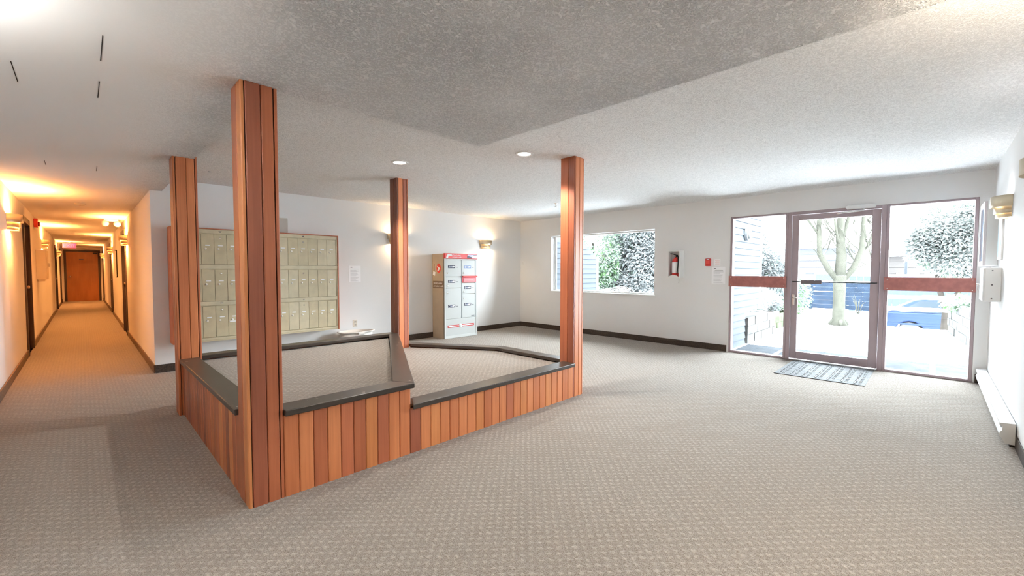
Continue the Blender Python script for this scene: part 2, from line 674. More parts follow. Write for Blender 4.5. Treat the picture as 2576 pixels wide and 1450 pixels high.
def sidelight(n, y0, y1, bar_label):
    w = stempty('window_%d' % n, (XC, (y0 + y1) / 2, 0))
    t = .032
    fr = MB()
    fr.box(FX0, FX1, y0, y0 + t, 0, 2.115)
    fr.box(FX0, FX1, y1 - t, y1, 0, 2.115)
    fr.box(FX0, FX1, y0 + t, y1 - t, 0, .03)
    fr.box(FX0, FX1, y0 + t, y1 - t, 2.09, 2.115)
    fr.build('window_frame', M_FRAME, w, bevel=.003)
    box('pane', M_GLASS, GX - .003, GX + .003, y0 + t, y1 - t, .03, 2.09, w)
    b = box('guard_rail', M_REDBAR, XC - .045, XC - .005, y0 + .002, y1 + .004, 1.035, 1.20, w, bevel=.004, label=bar_label)
    for yy in (y0 + .03, y1 - .03):
        for zz in (1.06, 1.175):
            MB().lathe([(0, .004), (.006, .003), (.007, 0)], 8, Matrix.Translation((XC - .045, yy, zz)) @ Matrix.Rotation(-PI / 2, 4, 'Y')).build('screw', M_CHROME, b)


sidelight(1, 1.495, 2.265, 'red-brown guard rail across the sidelight')
sidelight(2, -.352, .435, 'red-brown guard rail across the sidelight')
# door frame and door
dr = stempty('door_1', (XC, 0.96, 0), 'bronze framed glass entrance door')
jm = MB()
jm.box(FX0 - .004, FX1, 1.447, 1.495, 0, 2.115)
jm.box(FX0 - .004, FX1, .435, .482, 0, 2.115)
jm.box(FX0 - .004, FX1, .482, 1.447, 2.075, 2.115)
jm.build('door_frame', M_FRAME, dr, bevel=.003)
box('threshold', mat('aluminium', (.6, .6, .6), .35, .9), XC - .03, XC + .12, .482, 1.447, 0, .014, dr, bevel=.004)
LX0, LX1 = XC + .008, XC + .055
for nm, (y0, y1, z0, z1) in {'stile': (1.365, 1.443, .02, 2.07), 'stile.001': (.486, .575, .02, 2.07), 'top_rail': (.575, 1.365, 1.995, 2.07), 'bottom_rail': (.575, 1.365, .02, .125)}.items():
    box(nm.split('.')[0], M_FRAME, LX0, LX1, y0, y1, z0, z1, dr, bevel=.003)
box('pane', M_GLASS, XC + .028, XC + .034, .575, 1.365, .125, 1.995, dr)
pb = MB().tube([(XC + .01, 1.43, 1.125), (XC - .045, 1.41, 1.125), (XC - .045, .53, 1.122), (XC + .01, .51, 1.122)], .0075, 8).build('push_bar', M_BLACK, dr)
box('push_plate', mat('push_plate', (.16, .14, .15), .4, .5), XC - .062, XC - .047, 1.075, 1.315, 1.095, 1.148, pb, bevel=.004)
lk = box('lock_case', M_CHROME, XC - .012, XC + .01, 1.395, 1.432, .79, .945, dr, bevel=.004)
MB().tube([(XC - .012, 1.41, .90), (XC - .05, 1.41, .90), (XC - .055, 1.33, .895)], .009, 8).build('lever', M_CHROME, lk)
# door closer
cl = MB()
cl.prism_m([(-.14, 0), (.14, 0), (.155, .025), (.14, .052), (-.14, .052), (-.155, .025)], 0, .05,
           Matrix.Translation((XC - .054, .69, 2.085)) @ Matrix(((0, 0, 1, 0), (1, 0, 0, 0), (0, 1, 0, 0), (0, 0, 0, 1))))
co = cl.build('door_closer', mat('closer_silver', (.72, .72, .72), .4, .3), dr, bevel=.004)
MB().tube([(XC - .03, .66, 2.085), (XC - .03, .66, 2.06), (XC - .06, .86, 2.05), (XC - .005, .93, 2.045)], .009, 8).build('closer_arm', M_WHITE, co)

# side window
w1 = stempty('window_3', (XC, 4.7, 0.845), 'wide white framed picture window')
y0, y1, z0, z1 = WIN
fr = MB()
for a in ((y0, y0 + .03, z0, z1), (y1 - .03, y1, z0, z1), (y0 + .03, y1 - .03, z0, z0 + .03), (y0 + .03, y1 - .03, z1 - .025, z1)):
    fr.box(XC + .11, XC + .17, *a)
fr.build('window_frame', M_WHITE, w1, bevel=.003)
sl = MB()
for a in ((y0 + .03, y0 + .037, z0 + .03, z1 - .025), (y1 - .037, y1 - .03, z0 + .03, z1 - .025)):
    sl.box(XC + .12, XC + .16, *a)
sl.build('glazing_bead', mat('bead_blue_grey', (.22, .26, .30), .5), w1)
box('pane', M_GLASS, XC + .135, XC + .141, y0 + .03, y1 - .03, z0 + .03, z1 - .025, w1)
box('window_sill', M_WHITE, XC - .02, XC + .11, y0 - .015, y1 + .015, z0 - .02, z0 + .004, w1, bevel=.003)

# ------------------------------------------------------------------ wood: posts and planter


def plank(parent, p, q, z0, z1, wood, t=.018, ch=.0045, name='plank'):
    """board standing on the line p->q; its face looks to the right of that direction"""
    p, q = Vector((*p, 0)), Vector((*q, 0))
    u = (q - p)
    w = u.length
    u.normalize()
    n = Vector((u.y, -u.x, 0))
    g = .0012
    prof = [(g, -t), (w - g, -t), (w - g, -ch), (w - g - ch, 0), (g + ch, 0), (g, -ch)]
    pts = [p + u * a + n * b for a, b in prof]
    return MB().prism([(v.x, v.y) for v in pts], z0, z1).build(name, wood, parent)


def pick():
    return random.choice(WOODS[:6])


def post(x0, x1, y0, y1, zt, label, tones):
    t = thing('wood_post', label, 'post', ((x0 + x1) / 2, (y0 + y1) / 2, 0), group='cedar clad posts of the planter')
    box('post_core', M_DARKWOOD, x0 + .014, x1 - .014, y0 + .014, y1 - .014, 0, zt, t)
    i = 0
    e = .017       # board thickness showing at the corners
    faces = [((x0 + e + .003, y0), (x1 - e - .003, y0)), ((x1, y0), (x1, y1)), ((x1 - e - .003, y1), (x0 + e + .003, y1)), ((x0, y1), (x0, y0))]
    for (p, q) in faces:
        p, q = Vector(p), Vector(q)
        mid = p + (q - p) * (.56 if (q - p).length > .15 else .55)
        for a, b in ((p, mid), (mid, q)):
            plank(t, a, b, 0, zt, WOODS[tones[i % len(tones)]], t=.016, name='board')
            i += 1
    return t


# faces in order: front (2 boards), right (2), back (2), left (2)
post(.59, .765, 2.545, 2.735, LO, 'tallest-looking cedar post at the near corner of the planter', [3, 1, 1, 0, 0, 1, 1, 4])
post(.562, .735, 4.64, 4.81, HI, 'cedar post beside the corridor, at the planter\'s far left corner', [0, 2, 1, 5, 0, 1, 1, 0])
post(2.73, 2.89, 4.69, 4.86, HI, 'slim cedar post in the middle, nearest the parcel locker', [2, 3, 1, 0, 0, 1, 6, 6])  # left boards in the darkest tone: back-lit shade put into their colour
post(3.448, 3.61, 2.545, 2.72, HI, 'cedar post at the planter end nearest the entrance doors', [2, 2, 0, 1, 0, 1, 5, 3])

pl = thing('planter', 'low cedar plank planter with dark ledges, filled in with carpet', 'planter', (1.5, 2.6, 0))
A1 = [(.615, 2.566), (1.555, 2.566), (2.70, 4.74), (2.70, 4.80), (.615, 4.80)]
A2 = [(1.55, 2.566), (3.44, 2.566), (3.585, 2.74), (3.575, 3.72), (2.93, 4.74), (2.70, 4.74)]
Z1, Z2 = .497, .347
T = .035
MB().prism(A1, 0, Z1 - .085).build('planter_core', M_DARKWOOD, pl)
MB().prism(A2, 0, Z2 - .075).build('planter_core', M_DARKWOOD, pl)
MB().prism([(.70, 2.62), (1.50, 2.62), (2.64, 4.77), (.70, 4.77)], Z1 - .085, Z1 - .05).build('carpet_top', M_CARPET, pl, label='beige patterned carpet over the higher planter bed')
MB().prism([(1.61, 2.62), (3.46, 2.62), (3.53, 2.74), (3.52, 3.70), (2.88, 4.72), (2.74, 4.74)], Z2 - .075, Z2 - .045).build('carpet_top', M_CARPET, pl, label='beige patterned carpet over the lower planter bed')


def planks_on(p, q, n, z0, z1, tones=None):
    p, q = Vector(p), Vector(q)
    last = None
    for i in range(n):
        a, b = p + (q - p) * i / n, p + (q - p) * (i + 1) / n
        w = pick()
        while w is last:
            w = pick()
        if tones:
            w = WOODS[tones[i % len(tones)]]
        last = w
        plank(pl, a, b, z0, z1, w)


planks_on((.765, 2.545), (1.57, 2.545), 10, 0, Z1 - T, [0, 2, 1, 2, 5, 1, 4, 5, 2, 0])
planks_on((1.57, 2.545), (3.448, 2.545), 22, 0, Z2 - T, [3, 2, 4, 2, 0, 2, 2, 4, 0, 2, 2, 5, 2, 4, 2, 0, 2, 4, 2, 2, 0, 2])
planks_on((.595, 4.64), (.595, 2.735), 22, 0, Z1 - T, [3, 1, 3, 3, 1, 5, 1, 3, 1, 5, 3, 1, 5, 0, 1, 5, 4, 0, 3, 4, 5, 1])
planks_on((1.575, 2.55), (2.73, 4.72), 28, Z2 - .06, Z1 - T)
planks_on((3.612, 2.72), (3.605, 3.735), 12, 0, Z2 - T)
planks_on((3.605, 3.735), (2.955, 4.77), 14, 0, Z2 - T)
planks_on((2.73, 4.828), (.735, 4.828), 23, 0, Z1 - T)


def cap(poly, z, name='ledge'):
    MB().prism(poly, z - T, z).build(name, M_LEDGE, pl, bevel=.005, seg=2)


cap([(.767, 2.518), (1.592, 2.518), (1.508, 2.675), (.767, 2.675)], Z1)
cap([(1.592, 2.52), (2.728, 4.67), (2.728, 4.70), (2.615, 4.70), (1.51, 2.677)], Z1)
cap([(.573, 2.737), (.712, 2.737), (.712, 4.638), (.573, 4.638)], Z1)
cap([(.737, 4.705), (2.728, 4.705), (2.728, 4.845), (.737, 4.845)], Z1)
cap([(1.578, 2.518), (3.446, 2.518), (3.446, 2.675), (1.66, 2.675)], Z2)
cap([(3.495, 2.722), (3.632, 2.722), (3.625, 3.745), (3.487, 3.717)], Z2)
cap([(3.487, 3.717), (3.625, 3.745), (2.965, 4.80), (2.892, 4.80), (2.892, 4.66)], Z2)

# ------------------------------------------------------------------ wall sconces


def make_sconce():
    t = thing('wall_sconce', 'x', 'sconce')
    t.name = 'wall_sconce'
    box('back_plate', M_BRASS, -.07, .07, 0, .012, -.15, .0, t, local=True, bevel=.003)
    # tiered half-round brass bands, open above and below

    def band(r, z0, z1, name, m):
        th = .0025
        return MB().lathe([(r, z0), (r, z1), (r - th, z1), (r - th, z0), (r, z0)], 24, Matrix.Scale(.72, 4, (0, 1, 0)), PI).build(name, m, t, local=True)
    band(.165, -.095, .0, 'upper_band', M_BRASS)
    band(.132, -.150, -.075, 'middle_band', M_BRASS)
    band(.118, -.185, -.140, 'lower_band', mat('brass_pale', (.75, .62, .42), .4, .9))
    MB().lathe([(0, -.04), (.016, -.038), (.02, -.055), (.02, -.085)], 12, Matrix.Translation((0, .05, 0))).build('lamp_holder', M_WHITE, t, local=True)
    MB().lathe([(.014, -.085), (.026, -.105), (.03, -.125), (.022, -.145), (0, -.152)], 14, Matrix.Translation((0, .05, 0))).build(
        'bulb', mat('bulb_glow', (1, .9, .7), .4, emit=(1, .78, .45), estr=3.5), t, local=True)
    return t


def sconce(proto, loc, rz, label, col, watt, group, first=False, up=.5):
    t = proto if first else copy_tree(proto)
    t.location = loc
    t.rotation_euler = (0, 0, rz)
    t['label'], t['group'] = label, group
    for dz, k in ((-.03, up), (-.13, 1 - up)):
        l = bpy.data.lights.new('sconce_lamp', 'POINT')
        l.energy, l.color, l.shadow_soft_size = watt * k, col, .02
        o = bpy.data.objects.new('sconce_lamp', l)
        C.objects.link(o)
        o.parent = t
        o.location = (0, .085 if dz > -.1 else .06, dz if dz > -.1 else -.165)
    return t


SP = make_sconce()
ZS = 1.925
g1, g2, g3 = 'brass sconces along the corridor', 'brass sconces in the lobby', 'brass sconces in the lobby'
sconce(SP, (XL, 7.72, ZS), -PI / 2, 'brass half-round sconce nearest the lobby on the corridor\'s left wall', WARM, SCONCE_CORRIDOR, g1, True, up=.62)
sconce(SP, (XL, 13.65, ZS), -PI / 2, 'brass sconce above the white box on the corridor\'s left wall', WARM, SCONCE_CORRIDOR, g1, up=.62)
sconce(SP, (XL, 20.9, ZS), -PI / 2, 'farthest brass sconce on the corridor\'s left wall', WARM, SCONCE_CORRIDOR, g1, up=.62)
sconce(SP, (XR, 10.8, ZS), PI / 2, 'nearest brass sconce on the corridor\'s right wall', WARM, SCONCE_CORRIDOR, g1, up=.62)
sconce(SP, (XR, 16.35, ZS), PI / 2, 'middle brass sconce on the corridor\'s right wall', WARM, SCONCE_CORRIDOR, g1, up=.62)
sconce(SP, (XR, 22.9, ZS), PI / 2, 'brass sconce beside the end door on the corridor\'s right wall', WARM, SCONCE_CORRIDOR, g1, up=.62)
sconce(SP, (6.05, YB, ZS), PI, 'brass sconce on the back wall right of the parcel locker', SOFT, SCONCE_LOBBY, g2)
sconce(SP, (3.93, YB, ZS), PI, 'brass sconce on the back wall mostly hidden by the slim post', SOFT, SCONCE_LOBBY, g2)
sconce(SP, (5.68, YD, ZS), 0, 'brass tiered sconce on the right wall above the white control box', PALE, SCONCE_RIGHT, g2)
sconce(SP, (3.88, YD, ZS), 0, 'brass sconce cut off by the right edge of the picture', PALE, SCONCE_RIGHT, g2)
sconce(SP, (2.1, YD, ZS), 0, 'brass sconce on the right wall outside the picture', (1, .84, .64), 24.0, g2, up=.85)
sconce(SP, (XL, 2.1, ZS), -PI / 2, 'brass sconce on the near left wall outside the picture', (1, .98, .93), 17.0, g2, up=.92)

# ------------------------------------------------------------------ ceiling fittings


def downlight(x, y, z, label):
    t = thing('recessed_light', label, 'ceiling light', (x, y, z), group='round recessed ceiling lights')
    MB().lathe([(.060, -.002), (.062, -.006), (.083, -.008), (.088, -.004), (.088, 0.0)], 28).build('trim_ring', M_WHITE, t, local=True)
    MB().lathe([(0, -.003), (.0615, -.003)], 28).build('lens', mat('led_lens', (1, 1, 1), .4, emit=(1, .97, .93), estr=9), t, local=True)
    l = bpy.data.lights.new('downlight_lamp', 'SPOT')
    l.spot_size, l.spot_blend, l.shadow_soft_size = math.radians(122), .35, .05
    l.energy, l.color = DOWNLIGHT, (1, .95, .88)
    o = bpy.data.objects.new('downlight_lamp', l)
    C.objects.link(o)
    o.parent = t
    o.location = (0, 0, -.012)


downlight(2.377, 4.02, HI, 'round recessed ceiling light left of the other, near the slim post')
downlight(3.05, 2.855, HI, 'round recessed ceiling light just left of the entrance-side post')
downlight(1.15, -.12, LO, 'added unseen recessed light in the lower ceiling, brightening the near floor')  # unseen lamp, added to lift the near floor and low ceiling

t = thing('sprinkler_head', 'small metal sprinkler head on the high ceiling beside the entrance-side post', 'sprinkler', (5.62, 4.53, HI))
MB().lathe([(0.035, 0), (.035, -.006), (.012, -.01), (.012, -.03)], 14).build('escutcheon', M_CHROME, t, local=True)
MB().lathe([(.012, -.03), (.006, -.05), (.006, -.055), (.026, -.057), (.026, -.06), (0, -.06)], 14).build('deflector', M_CHROME, t, local=True)
t = thing('smoke_detector', 'faint round smoke detector on the corridor ceiling near its mouth', 'detector', (.0, 8.9, LO))
MB().lathe([(.06, 0), (.06, -.012), (.045, -.03), (0, -.033)], 22).build('housing', mat('detector_cream', (.7, .66, .58), .5), t, local=True)
MB().lathe([(.006, -.033), (.005, -.036), (0, -.036)], 8).build('indicator', M_RED, t, local=True)
MB().lathe([(0.02, 0), (.018, -.006), (0, -.008)], 12, Matrix.Translation((1.063, 5.95, HI))).build('ceiling_hook_plate', M_INK)
tag(bpy.data.objects['ceiling_hook_plate'], 'tiny dark cap on the ceiling between the two left posts', 'cap')

# corridor emergency light, alarm, cabinet, exit sign, notice
t = thing('emergency_light', 'twin-headed white emergency light hanging from the corridor ceiling', 'emergency light', (.41, 11.2, LO))
MB().box(-.10, .10, -.035, .035, -.045, 0).build('base', M_WHITE, t, local=True, bevel=.006)
for sx in (-.085, .085):
    MB().tube([(sx, 0, -.04), (sx, -.01, -.06)], .012, 8).build('stem', M_WHITE, t, local=True)
    h = MB().lathe([(0, .05), (.03, .045), (.052, .015), (.056, -.02), (.052, -.025), (0, -.018)], 18,
                   Matrix.Translation((sx, -.02, -.09)) @ Matrix.Rotation(PI / 2 + .2, 4, 'X')).build('lamp_head', M_WHITE, t, local=True)
t = thing('fire_alarm_horn', 'red fire alarm box high on the corridor\'s left wall', 'fire alarm', (XL, 11.62, 2.13))
MB().box(0, .05, -.07, .07, -.08, .08).build('housing', M_RED, t, local=True, bevel=.006)
MB().box(.05, .075, -.04, .04, -.06, .02).build('horn_grille', mat('dark_red', (.3, .02, .02), .5), t, local=True, bevel=.006)
t = thing('wall_cabinet', 'shallow cream cabinet on the corridor\'s left wall', 'cabinet', (XL, 12.0, 1.1))
M_CREAM = mat('cream_enamel', (.72, .66, .56), .5)
MB().box(0, .125, -.28, .28, 0, .55).build('cabinet_body', M_CREAM, t, local=True, bevel=.004)
dd = MB().box(.125, .137, -.27, .27, .01, .54).build('cabinet_door', M_CREAM, t, local=True, bevel=.003)
MB().box(.137, .15, .2, .23, .24, .31).build('latch', M_CHROME, dd, local=True)
MB().box(.02, .10, -.25, .25, -.035, 0).build('bracket', M_CREAM, t, local=True)
t = thing('exit_sign', 'glowing pinkish red EXIT sign hanging before the corridor end door', 'exit sign', (-.30, 21.4, LO))
MB().box(-.17, .17, -.025, .025, -.20, -.03).build('sign_housing', mat('exit_white', (.35, .08, .12), .4, emit=(1, .06, .20), estr=.22), t, local=True, bevel=.006)
MB().tube([(0, 0, -.03), (0, 0, 0)], .012, 8).build('hanger', M_WHITE, t, local=True)
lettering('EXIT', .15, mat('exit_red', (.8, .05, .1), .4, emit=(1, .10, .28), estr=.8), (-.30, 21.374, LO - .17), (1, 0, 0), (0, 0, 1), t, 'CENTER')
t = thing('framed_notice', 'dark edged notice seen edge-on along the corridor\'s right wall', 'notice', (XR, 14.3, 1.1))
MB().box(-.02, 0, -.22, .22, 0, .67).build('notice_frame', M_DARKWOOD, t, local=True, bevel=.003)
MB().box(-.022, -.019, -.20, .20, .02, .65).build('notice_sheet', M_PAPER, t, local=True)

# ------------------------------------------------------------------ mailboxes
YM = 6.55
YW = YB - .003
su = thing('mailbox_surround', 'brown wooden box casing around the khaki mailboxes', 'casing', (1.77, YB, .36))
M_SUR = WOODS[1]
box('side_panel', M_SUR, .751, .767, YM - .012, YW, .365, 1.808, su)
box('side_panel', M_SUR, 2.776, 2.792, YM - .012, YW, .365, 1.808, su)
box('top_panel', M_SUR, .767, 2.776, YM - .012, YW, 1.795, 1.808, su)
box('bottom_panel', M_KHAKI, .767, 2.776, YM - .004, YW, .365, .382, su)
box('back_panel', M_DARKWOOD, .767, 2.776, YW - .02, YW, .382, 1.795, su)
rows = [(1.345, 1.795, 1.345, 1.736, 'top'), (.877, 1.345, .877, 1.283, 'middle'), (.382, .877, .415, .816, 'bottom')]
PITCH_M = .1365
for bi, (bx0, c0, bx1, side) in enumerate(((.767, .783, 1.767, 'left'), (1.767, 1.796, 2.776, 'right'))):
    for ri, (z0, z1, d0, d1, rn) in enumerate(rows):
        t = thing('mailbox_unit', 'khaki seven-door mailbox unit, %s row of the %s bank' % (rn, side), 'mailboxes', ((bx0 + bx1) / 2, YM, z0), group='khaki mailbox units')
        fr = MB()
        fr.box(bx0, bx1, YM + .012, YB - .03, z0 + .001, z1 - .001)
        c1 = c0 + 7 * PITCH_M
        fr.build('unit_body', M_KHAKI, t)
        bx = MB()
        bx.box(bx0 + .001, bx1 - .001, YM - .004, YM + .012, d1 + .008, z1 - .001)
        bx.box(bx0 + .001, c0 - .006, YM - .002, YM + .012, d0, d1 + .008)
        bx.box(c1 + .006, bx1 - .001, YM - .002, YM + .012, d0, d1 + .008)
        if d0 - z0 > .005:
            bx.box(bx0 + .001, bx1 - .001, YM - .004, YM + .012, z0 + .001, d0 - .006)
        hd = bx.build('header_frame', M_KHAKI2, t, bevel=.002)
        zc = d1 + .008 + (z1 - d1 - .008) / 2
        xm = c0 + 3.5 * PITCH_M
        if rn == 'bottom' or rn == 'top':
            MB().prism_m([(-.016, .008), (-.005, .008), (0, .001), (.005, .008), (.016, .008), (.010, -.008), (-.010, -.008)], 0, .003,
                         Matrix.Translation((xm, YM - .004, zc)) @ Matrix.Rotation(PI / 2, 4, 'X')).build('crest', M_INKD if rn == 'top' else M_CHROME, hd)
        for k in range(7):
            xa, xb = c0 + k * PITCH_M, c0 + (k + 1) * PITCH_M
            mt = M_KHAKI2 if (k * 7 + ri * 3 + bi) % 5 in (1, 3) and side == 'right' else M_KHAKI
            dd = box('mailbox_door', mt, xa + .0018, xb - .0018, YM - .003, YM + .012, d0 + .002, d1 - .002, t, bevel=.0015)
            nz = d1 - .145
            box('name_plate', M_PAPER, xa + .042, xb - .042, YM - .0065, YM - .003, nz - .0075, nz + .0075, dd)
            MB().lathe([(0, .011), (.009, .011), (.012, .007), (.014, .002), (.014, 0)], 10,
                       Matrix.Translation((xa + .045, YM - .003, nz - .043)) @ Matrix.Rotation(PI / 2, 4, 'X')).build('door_lock', M_LOCK, dd)
            if k == 3:
                MB().lathe([(0, .008), (.009, .008), (.012, .003), (.012, 0)], 12,
                           Matrix.Translation(((xa + xb) / 2, YM - .003, d1 - .05)) @ Matrix.Rotation(PI / 2, 4, 'X')).build('master_lock', M_CHROME, dd)
            if side == 'left' and ri == 2 and k == 4:
                box('protruding_letter', M_PAPER, xa + .012, xb - .003, YM - .012, YM - .003, nz - .075, nz - .058, dd)

t = thing('junction_box', 'small beige conduit box on the wall above the mailboxes', 'box', (2.02, YB, 1.81))
MB().box(-.10, .105, -.09, 0, .0, .225).build('box_body', mat('beige_box', (.52, .47, .42), .6, var=.15, vscale=14), t, local=True, bevel=.004)
MB().box(-.095, .10, -.094, -.09, .008, .218).build('cover_plate', mat('beige_cover', (.56, .51, .46), .6), t, local=True)


def paper(name, label, origin, right, up, w, h, lines, seed):
    """sheet taped to a wall: thin sheet with rows of print; origin = lower left corner, on the wall"""
    t = thing(name, label, 'notice', origin)
    r, u = Vector(right), Vector(up)
    n = r.cross(u)
    rnd = random.Random(seed)

    def slab(mb, a, b, c, d_, t0, t1):
        P = lambda x, y, z: r * x + u * y + n * z
        vs = [P(x, y, z) for z in (t0, t1) for y in (c, d_) for x in (a, b)]
        mb.add(vs, [(0, 2, 3, 1), (4, 5, 7, 6), (0, 1, 5, 4), (2, 6, 7, 3), (0, 4, 6, 2), (1, 3, 7, 5)])
    mb = MB()
    slab(mb, 0, w, 0, h, .001, .0025)
    mb.build('sheet', M_PAPER, t, local=True)
    mb = MB()
    slab(mb, w * .16, w * .30, h * .885, h * .92, .0025, .0029)
    slab(mb, w * .22, w * .84, h * .785, h * .798, .0025, .0029)
    mb.build('heading_print', M_INKD, t, local=True)
    mb = MB()
    y = h * .72
    for i in range(lines):
        if i % 5 == 4:
            y -= h * .04
        slab(mb, w * .14, w * rnd.uniform(.6, .88), y, y + h * .009, .0025, .0029)
        y -= h * .037
    mb.build('body_print', M_INK, t, local=True)
    return t


paper('wall_notice', 'white printed notice on the back wall right of the mailboxes', (3.065, YB, 1.085), (1, 0, 0), (0, 0, 1), .205, .268, 16, 1)
t = thing('wall_outlet', 'cream duplex outlet low on the back wall above the white bin', 'outlet', (3.165, YB, .40))
MB().box(-.036, .036, -.006, 0, -.058, .058).build('cover_plate', mat('outlet_cream', (.72, .69, .60), .4), t, local=True, bevel=.003)
for zz in (-.026, .026):
    f = MB().box(-.017, .017, -.009, -.006, zz - .015, zz + .015).build('socket', mat('socket_cream', (.6, .57, .5), .4), t, local=True, bevel=.003)
    MB().box(-.008, -.005, -.0095, -.009, zz - .006, zz + .008).box(.005, .008, -.0095, -.009, zz - .006, zz + .008).build('slot', M_BLACK, f, local=True)

# white oval bin below the outlet
t = thing('waste_bin', 'white oval plastic tub on the floor against the back wall by the mailboxes', 'bin', (3.08, 6.58, 0))
M_TUB = mat('tub_white', (.80, .78, .74), .35)


def oval(n, a, b, z, p=2.4):
    out = []
    for k in range(n):
        th = 2 * PI * k / n
        c, s = math.cos(th), math.sin(th)
        out.append((a * abs(c) ** (2 / p) * (1 if c >= 0 else -1), b * abs(s) ** (2 / p) * (1 if s >= 0 else -1), z))
    return out


def loft(rings, caps=(True, True)):
    mb = MB()
    n = len(rings[0])
    vs = [p for r in rings for p in r]
    fs = []
    for i in range(len(rings) - 1):
        for k in range(n):
            fs.append((i * n + k, i * n + (k + 1) % n, (i + 1) * n + (k + 1) % n, (i + 1) * n + k))
    mb.add(vs, fs, True)
    if caps[0]:
        mb.f.append(tuple(range(n))[::-1]); mb.s.append(False)
    if caps[1]:
        mb.f.append(tuple((len(rings) - 1) * n + k for k in range(n))); mb.s.append(False)
    return mb


loft([oval(32, .21, .11, 0), oval(32, .23, .125, .06), oval(32, .265, .15, .30), oval(32, .258, .143, .30), oval(32, .222, .118, .06), oval(32, .2, .1, .012)]).build('tub', M_TUB, t, local=True)
loft([oval(32, .264, .149, .285), oval(32, .298, .178, .292), oval(32, .300, .180, .302), oval(32, .258, .143, .306), oval(32, .258, .143, .295)], (False, False)).build('rim', M_TUB, t, local=True)
MB().box(-.05, .05, -.195, -.17, .262, .298).build('handle_lip', M_TUB, t, local=True, bevel=.006)

# ------------------------------------------------------------------ parcel locker
LXa, LXb, LYf, LYb, LH = 4.70, 5.495, 6.41, 6.79, 1.59
KZ = LH / 1.735
t = thing('parcel_locker', 'grey six-door parcel locker with red header and tan side', 'locker', (5.1, 6.6, 0))
box('side_panel', M_TAN, LXa, LXa + .012, LYf + .012, LYb, 0, LH, t)
box('side_panel', M_TAN, LXb - .012, LXb, LYf + .012, LYb, 0, LH, t)
box('locker_body', M_TAN, LXa + .012, LXb - .012, LYf + .03, LYb, 0.0, LH, t)
fr = MB()
fr.box(LXa, LXa + .03, LYf, LYf + .03, 0, LH - .09)
fr.box(LXb - .03, LXb, LYf, LYf + .03, 0, LH - .09)
fr.box(LXa + .03, LXb - .03, LYf, LYf + .03, 0, .05)
fr.box(LXa + .03, LXb - .03, LYf, LYf + .03, LH - .11, LH - .09)
fr.build('front_frame', mat('locker_edge', (.66, .68, .66), .4), t, bevel=.003)
mid = LXa + .41
box('kick_panel', M_GREY, LXa + .03, LXb - .03, LYf + .006, LYf + .03, .05, .40 * KZ, t, bevel=.002)
box('centre_hinge', mat('hinge_grey', (.33, .36, .36), .4), mid - .012, mid + .006, LYf + .002, LYf + .03, .40 * KZ, LH - .11, t)
box('edge_hinge', mat('hinge_grey', (.33, .36, .36), .4), LXb - .052, LXb - .03, LYf + .002, LYf + .03, .40 * KZ, LH - .11, t)
NAVY = mat('label_navy', (.012, .016, .05), .4)
BLUE = mat('label_blue', (.16, .24, .46), .4)
zs_top = LH - .11


def locker_door(x0, x1, z0, z1, letter, lab_z, lock_z, lab=NAVY):
    z0, z1, lab_z, lock_z = z0 * KZ, (z1 if z1 == zs_top else z1 * KZ), lab_z * KZ, lock_z * KZ
    d_ = box('locker_door', M_GREY, x0 + .003, x1 - .003, LYf + .004, LYf + .03, z0 + .003, z1 - .003, t, bevel=.002)
    xc = x0 + .055
    box('door_label', lab, xc, xc + .165, LYf + .002, LYf + .004, lab_z - .026, lab_z + .026, d_)
    lettering(letter, .05, M_PAPER, (xc + .012, LYf + .0018, lab_z - .018), (1, 0, 0), (0, 0, 1), d_)
    box('label_print', mat('label_grey', (.35, .38, .48), .5), xc + .048, xc + .09, LYf + .001, LYf + .002, lab_z - .012, lab_z + .012, d_)
    MB().prism_m([(0, -.012), (.03, -.012), (.04, -.004), (.058, -.006), (.058, .012), (.03, .014), (0, .010)], 0, .001,
                 Matrix.Translation((xc + .095, LYf + .002, lab_z)) @ Matrix.Rotation(PI / 2, 4, 'X')).build('key_symbol', M_PAPER, d_)
    box('side_print', M_INKD, xc + .185, xc + .235, LYf + .003, LYf + .004, lab_z - .012, lab_z - .003, d_)
    MB().lathe([(0, .012), (.012, .012), (.014, .006), (.014, 0)], 12, Matrix.Translation((x0 + .04, LYf + .004, lock_z)) @ Matrix.Rotation(PI / 2, 4, 'X')).build('door_lock', M_CHROME, d_)


xa, xb, xc_, xd = LXa + .03, mid - .012, mid + .006, LXb - .052
locker_door(xa, xb, 1.265, zs_top, 'A', 1.47, 1.345)
locker_door(xa, xb, 1.035, 1.265, 'B', 1.17, 1.085)
locker_door(xa, xb, .40, 1.035, 'C', .665, .935)
locker_door(xc_, xd, 1.275, zs_top, 'D', 1.47, 1.345, BLUE)
locker_door(xc_, xd, .905, 1.135, 'E', 1.035, .95)
locker_door(xc_, xd, .40, .905, 'F', .68, .805)
M_PINK = mat('slot_red', (.72, .10, .12), .4)
ms = box('mail_slot', M_PINK, xc_ - .005, xd + .02, LYf - .006, LYf + .03, 1.14 * KZ, 1.275 * KZ, t, bevel=.004, label='red outgoing mail slot')
box('slot_hood', M_RED, xc_ - .012, xd + .028, LYf - .045, LYf + .0, 1.255 * KZ, 1.285 * KZ, ms, bevel=.006)
box('slot_flap', mat('slot_flap', (.78, .22, .24), .35), xc_ + .02, xd - .01, LYf - .014, LYf - .006, 1.155 * KZ, 1.235 * KZ, ms, bevel=.003)
box('slot_print', M_PAPER, xc_ + .05, xd - .06, LYf - .0155, LYf - .014, 1.19 * KZ, 1.196 * KZ, ms)
hd = box('header_sign', mat('header_red', (.72, .06, .055), .4), LXa - .002, LXb + .004, LYf - .012, LYf + .03, LH - .088, LH + .008, t, bevel=.006, label='red header sign with white and lilac print')
yh = LYf - .0125
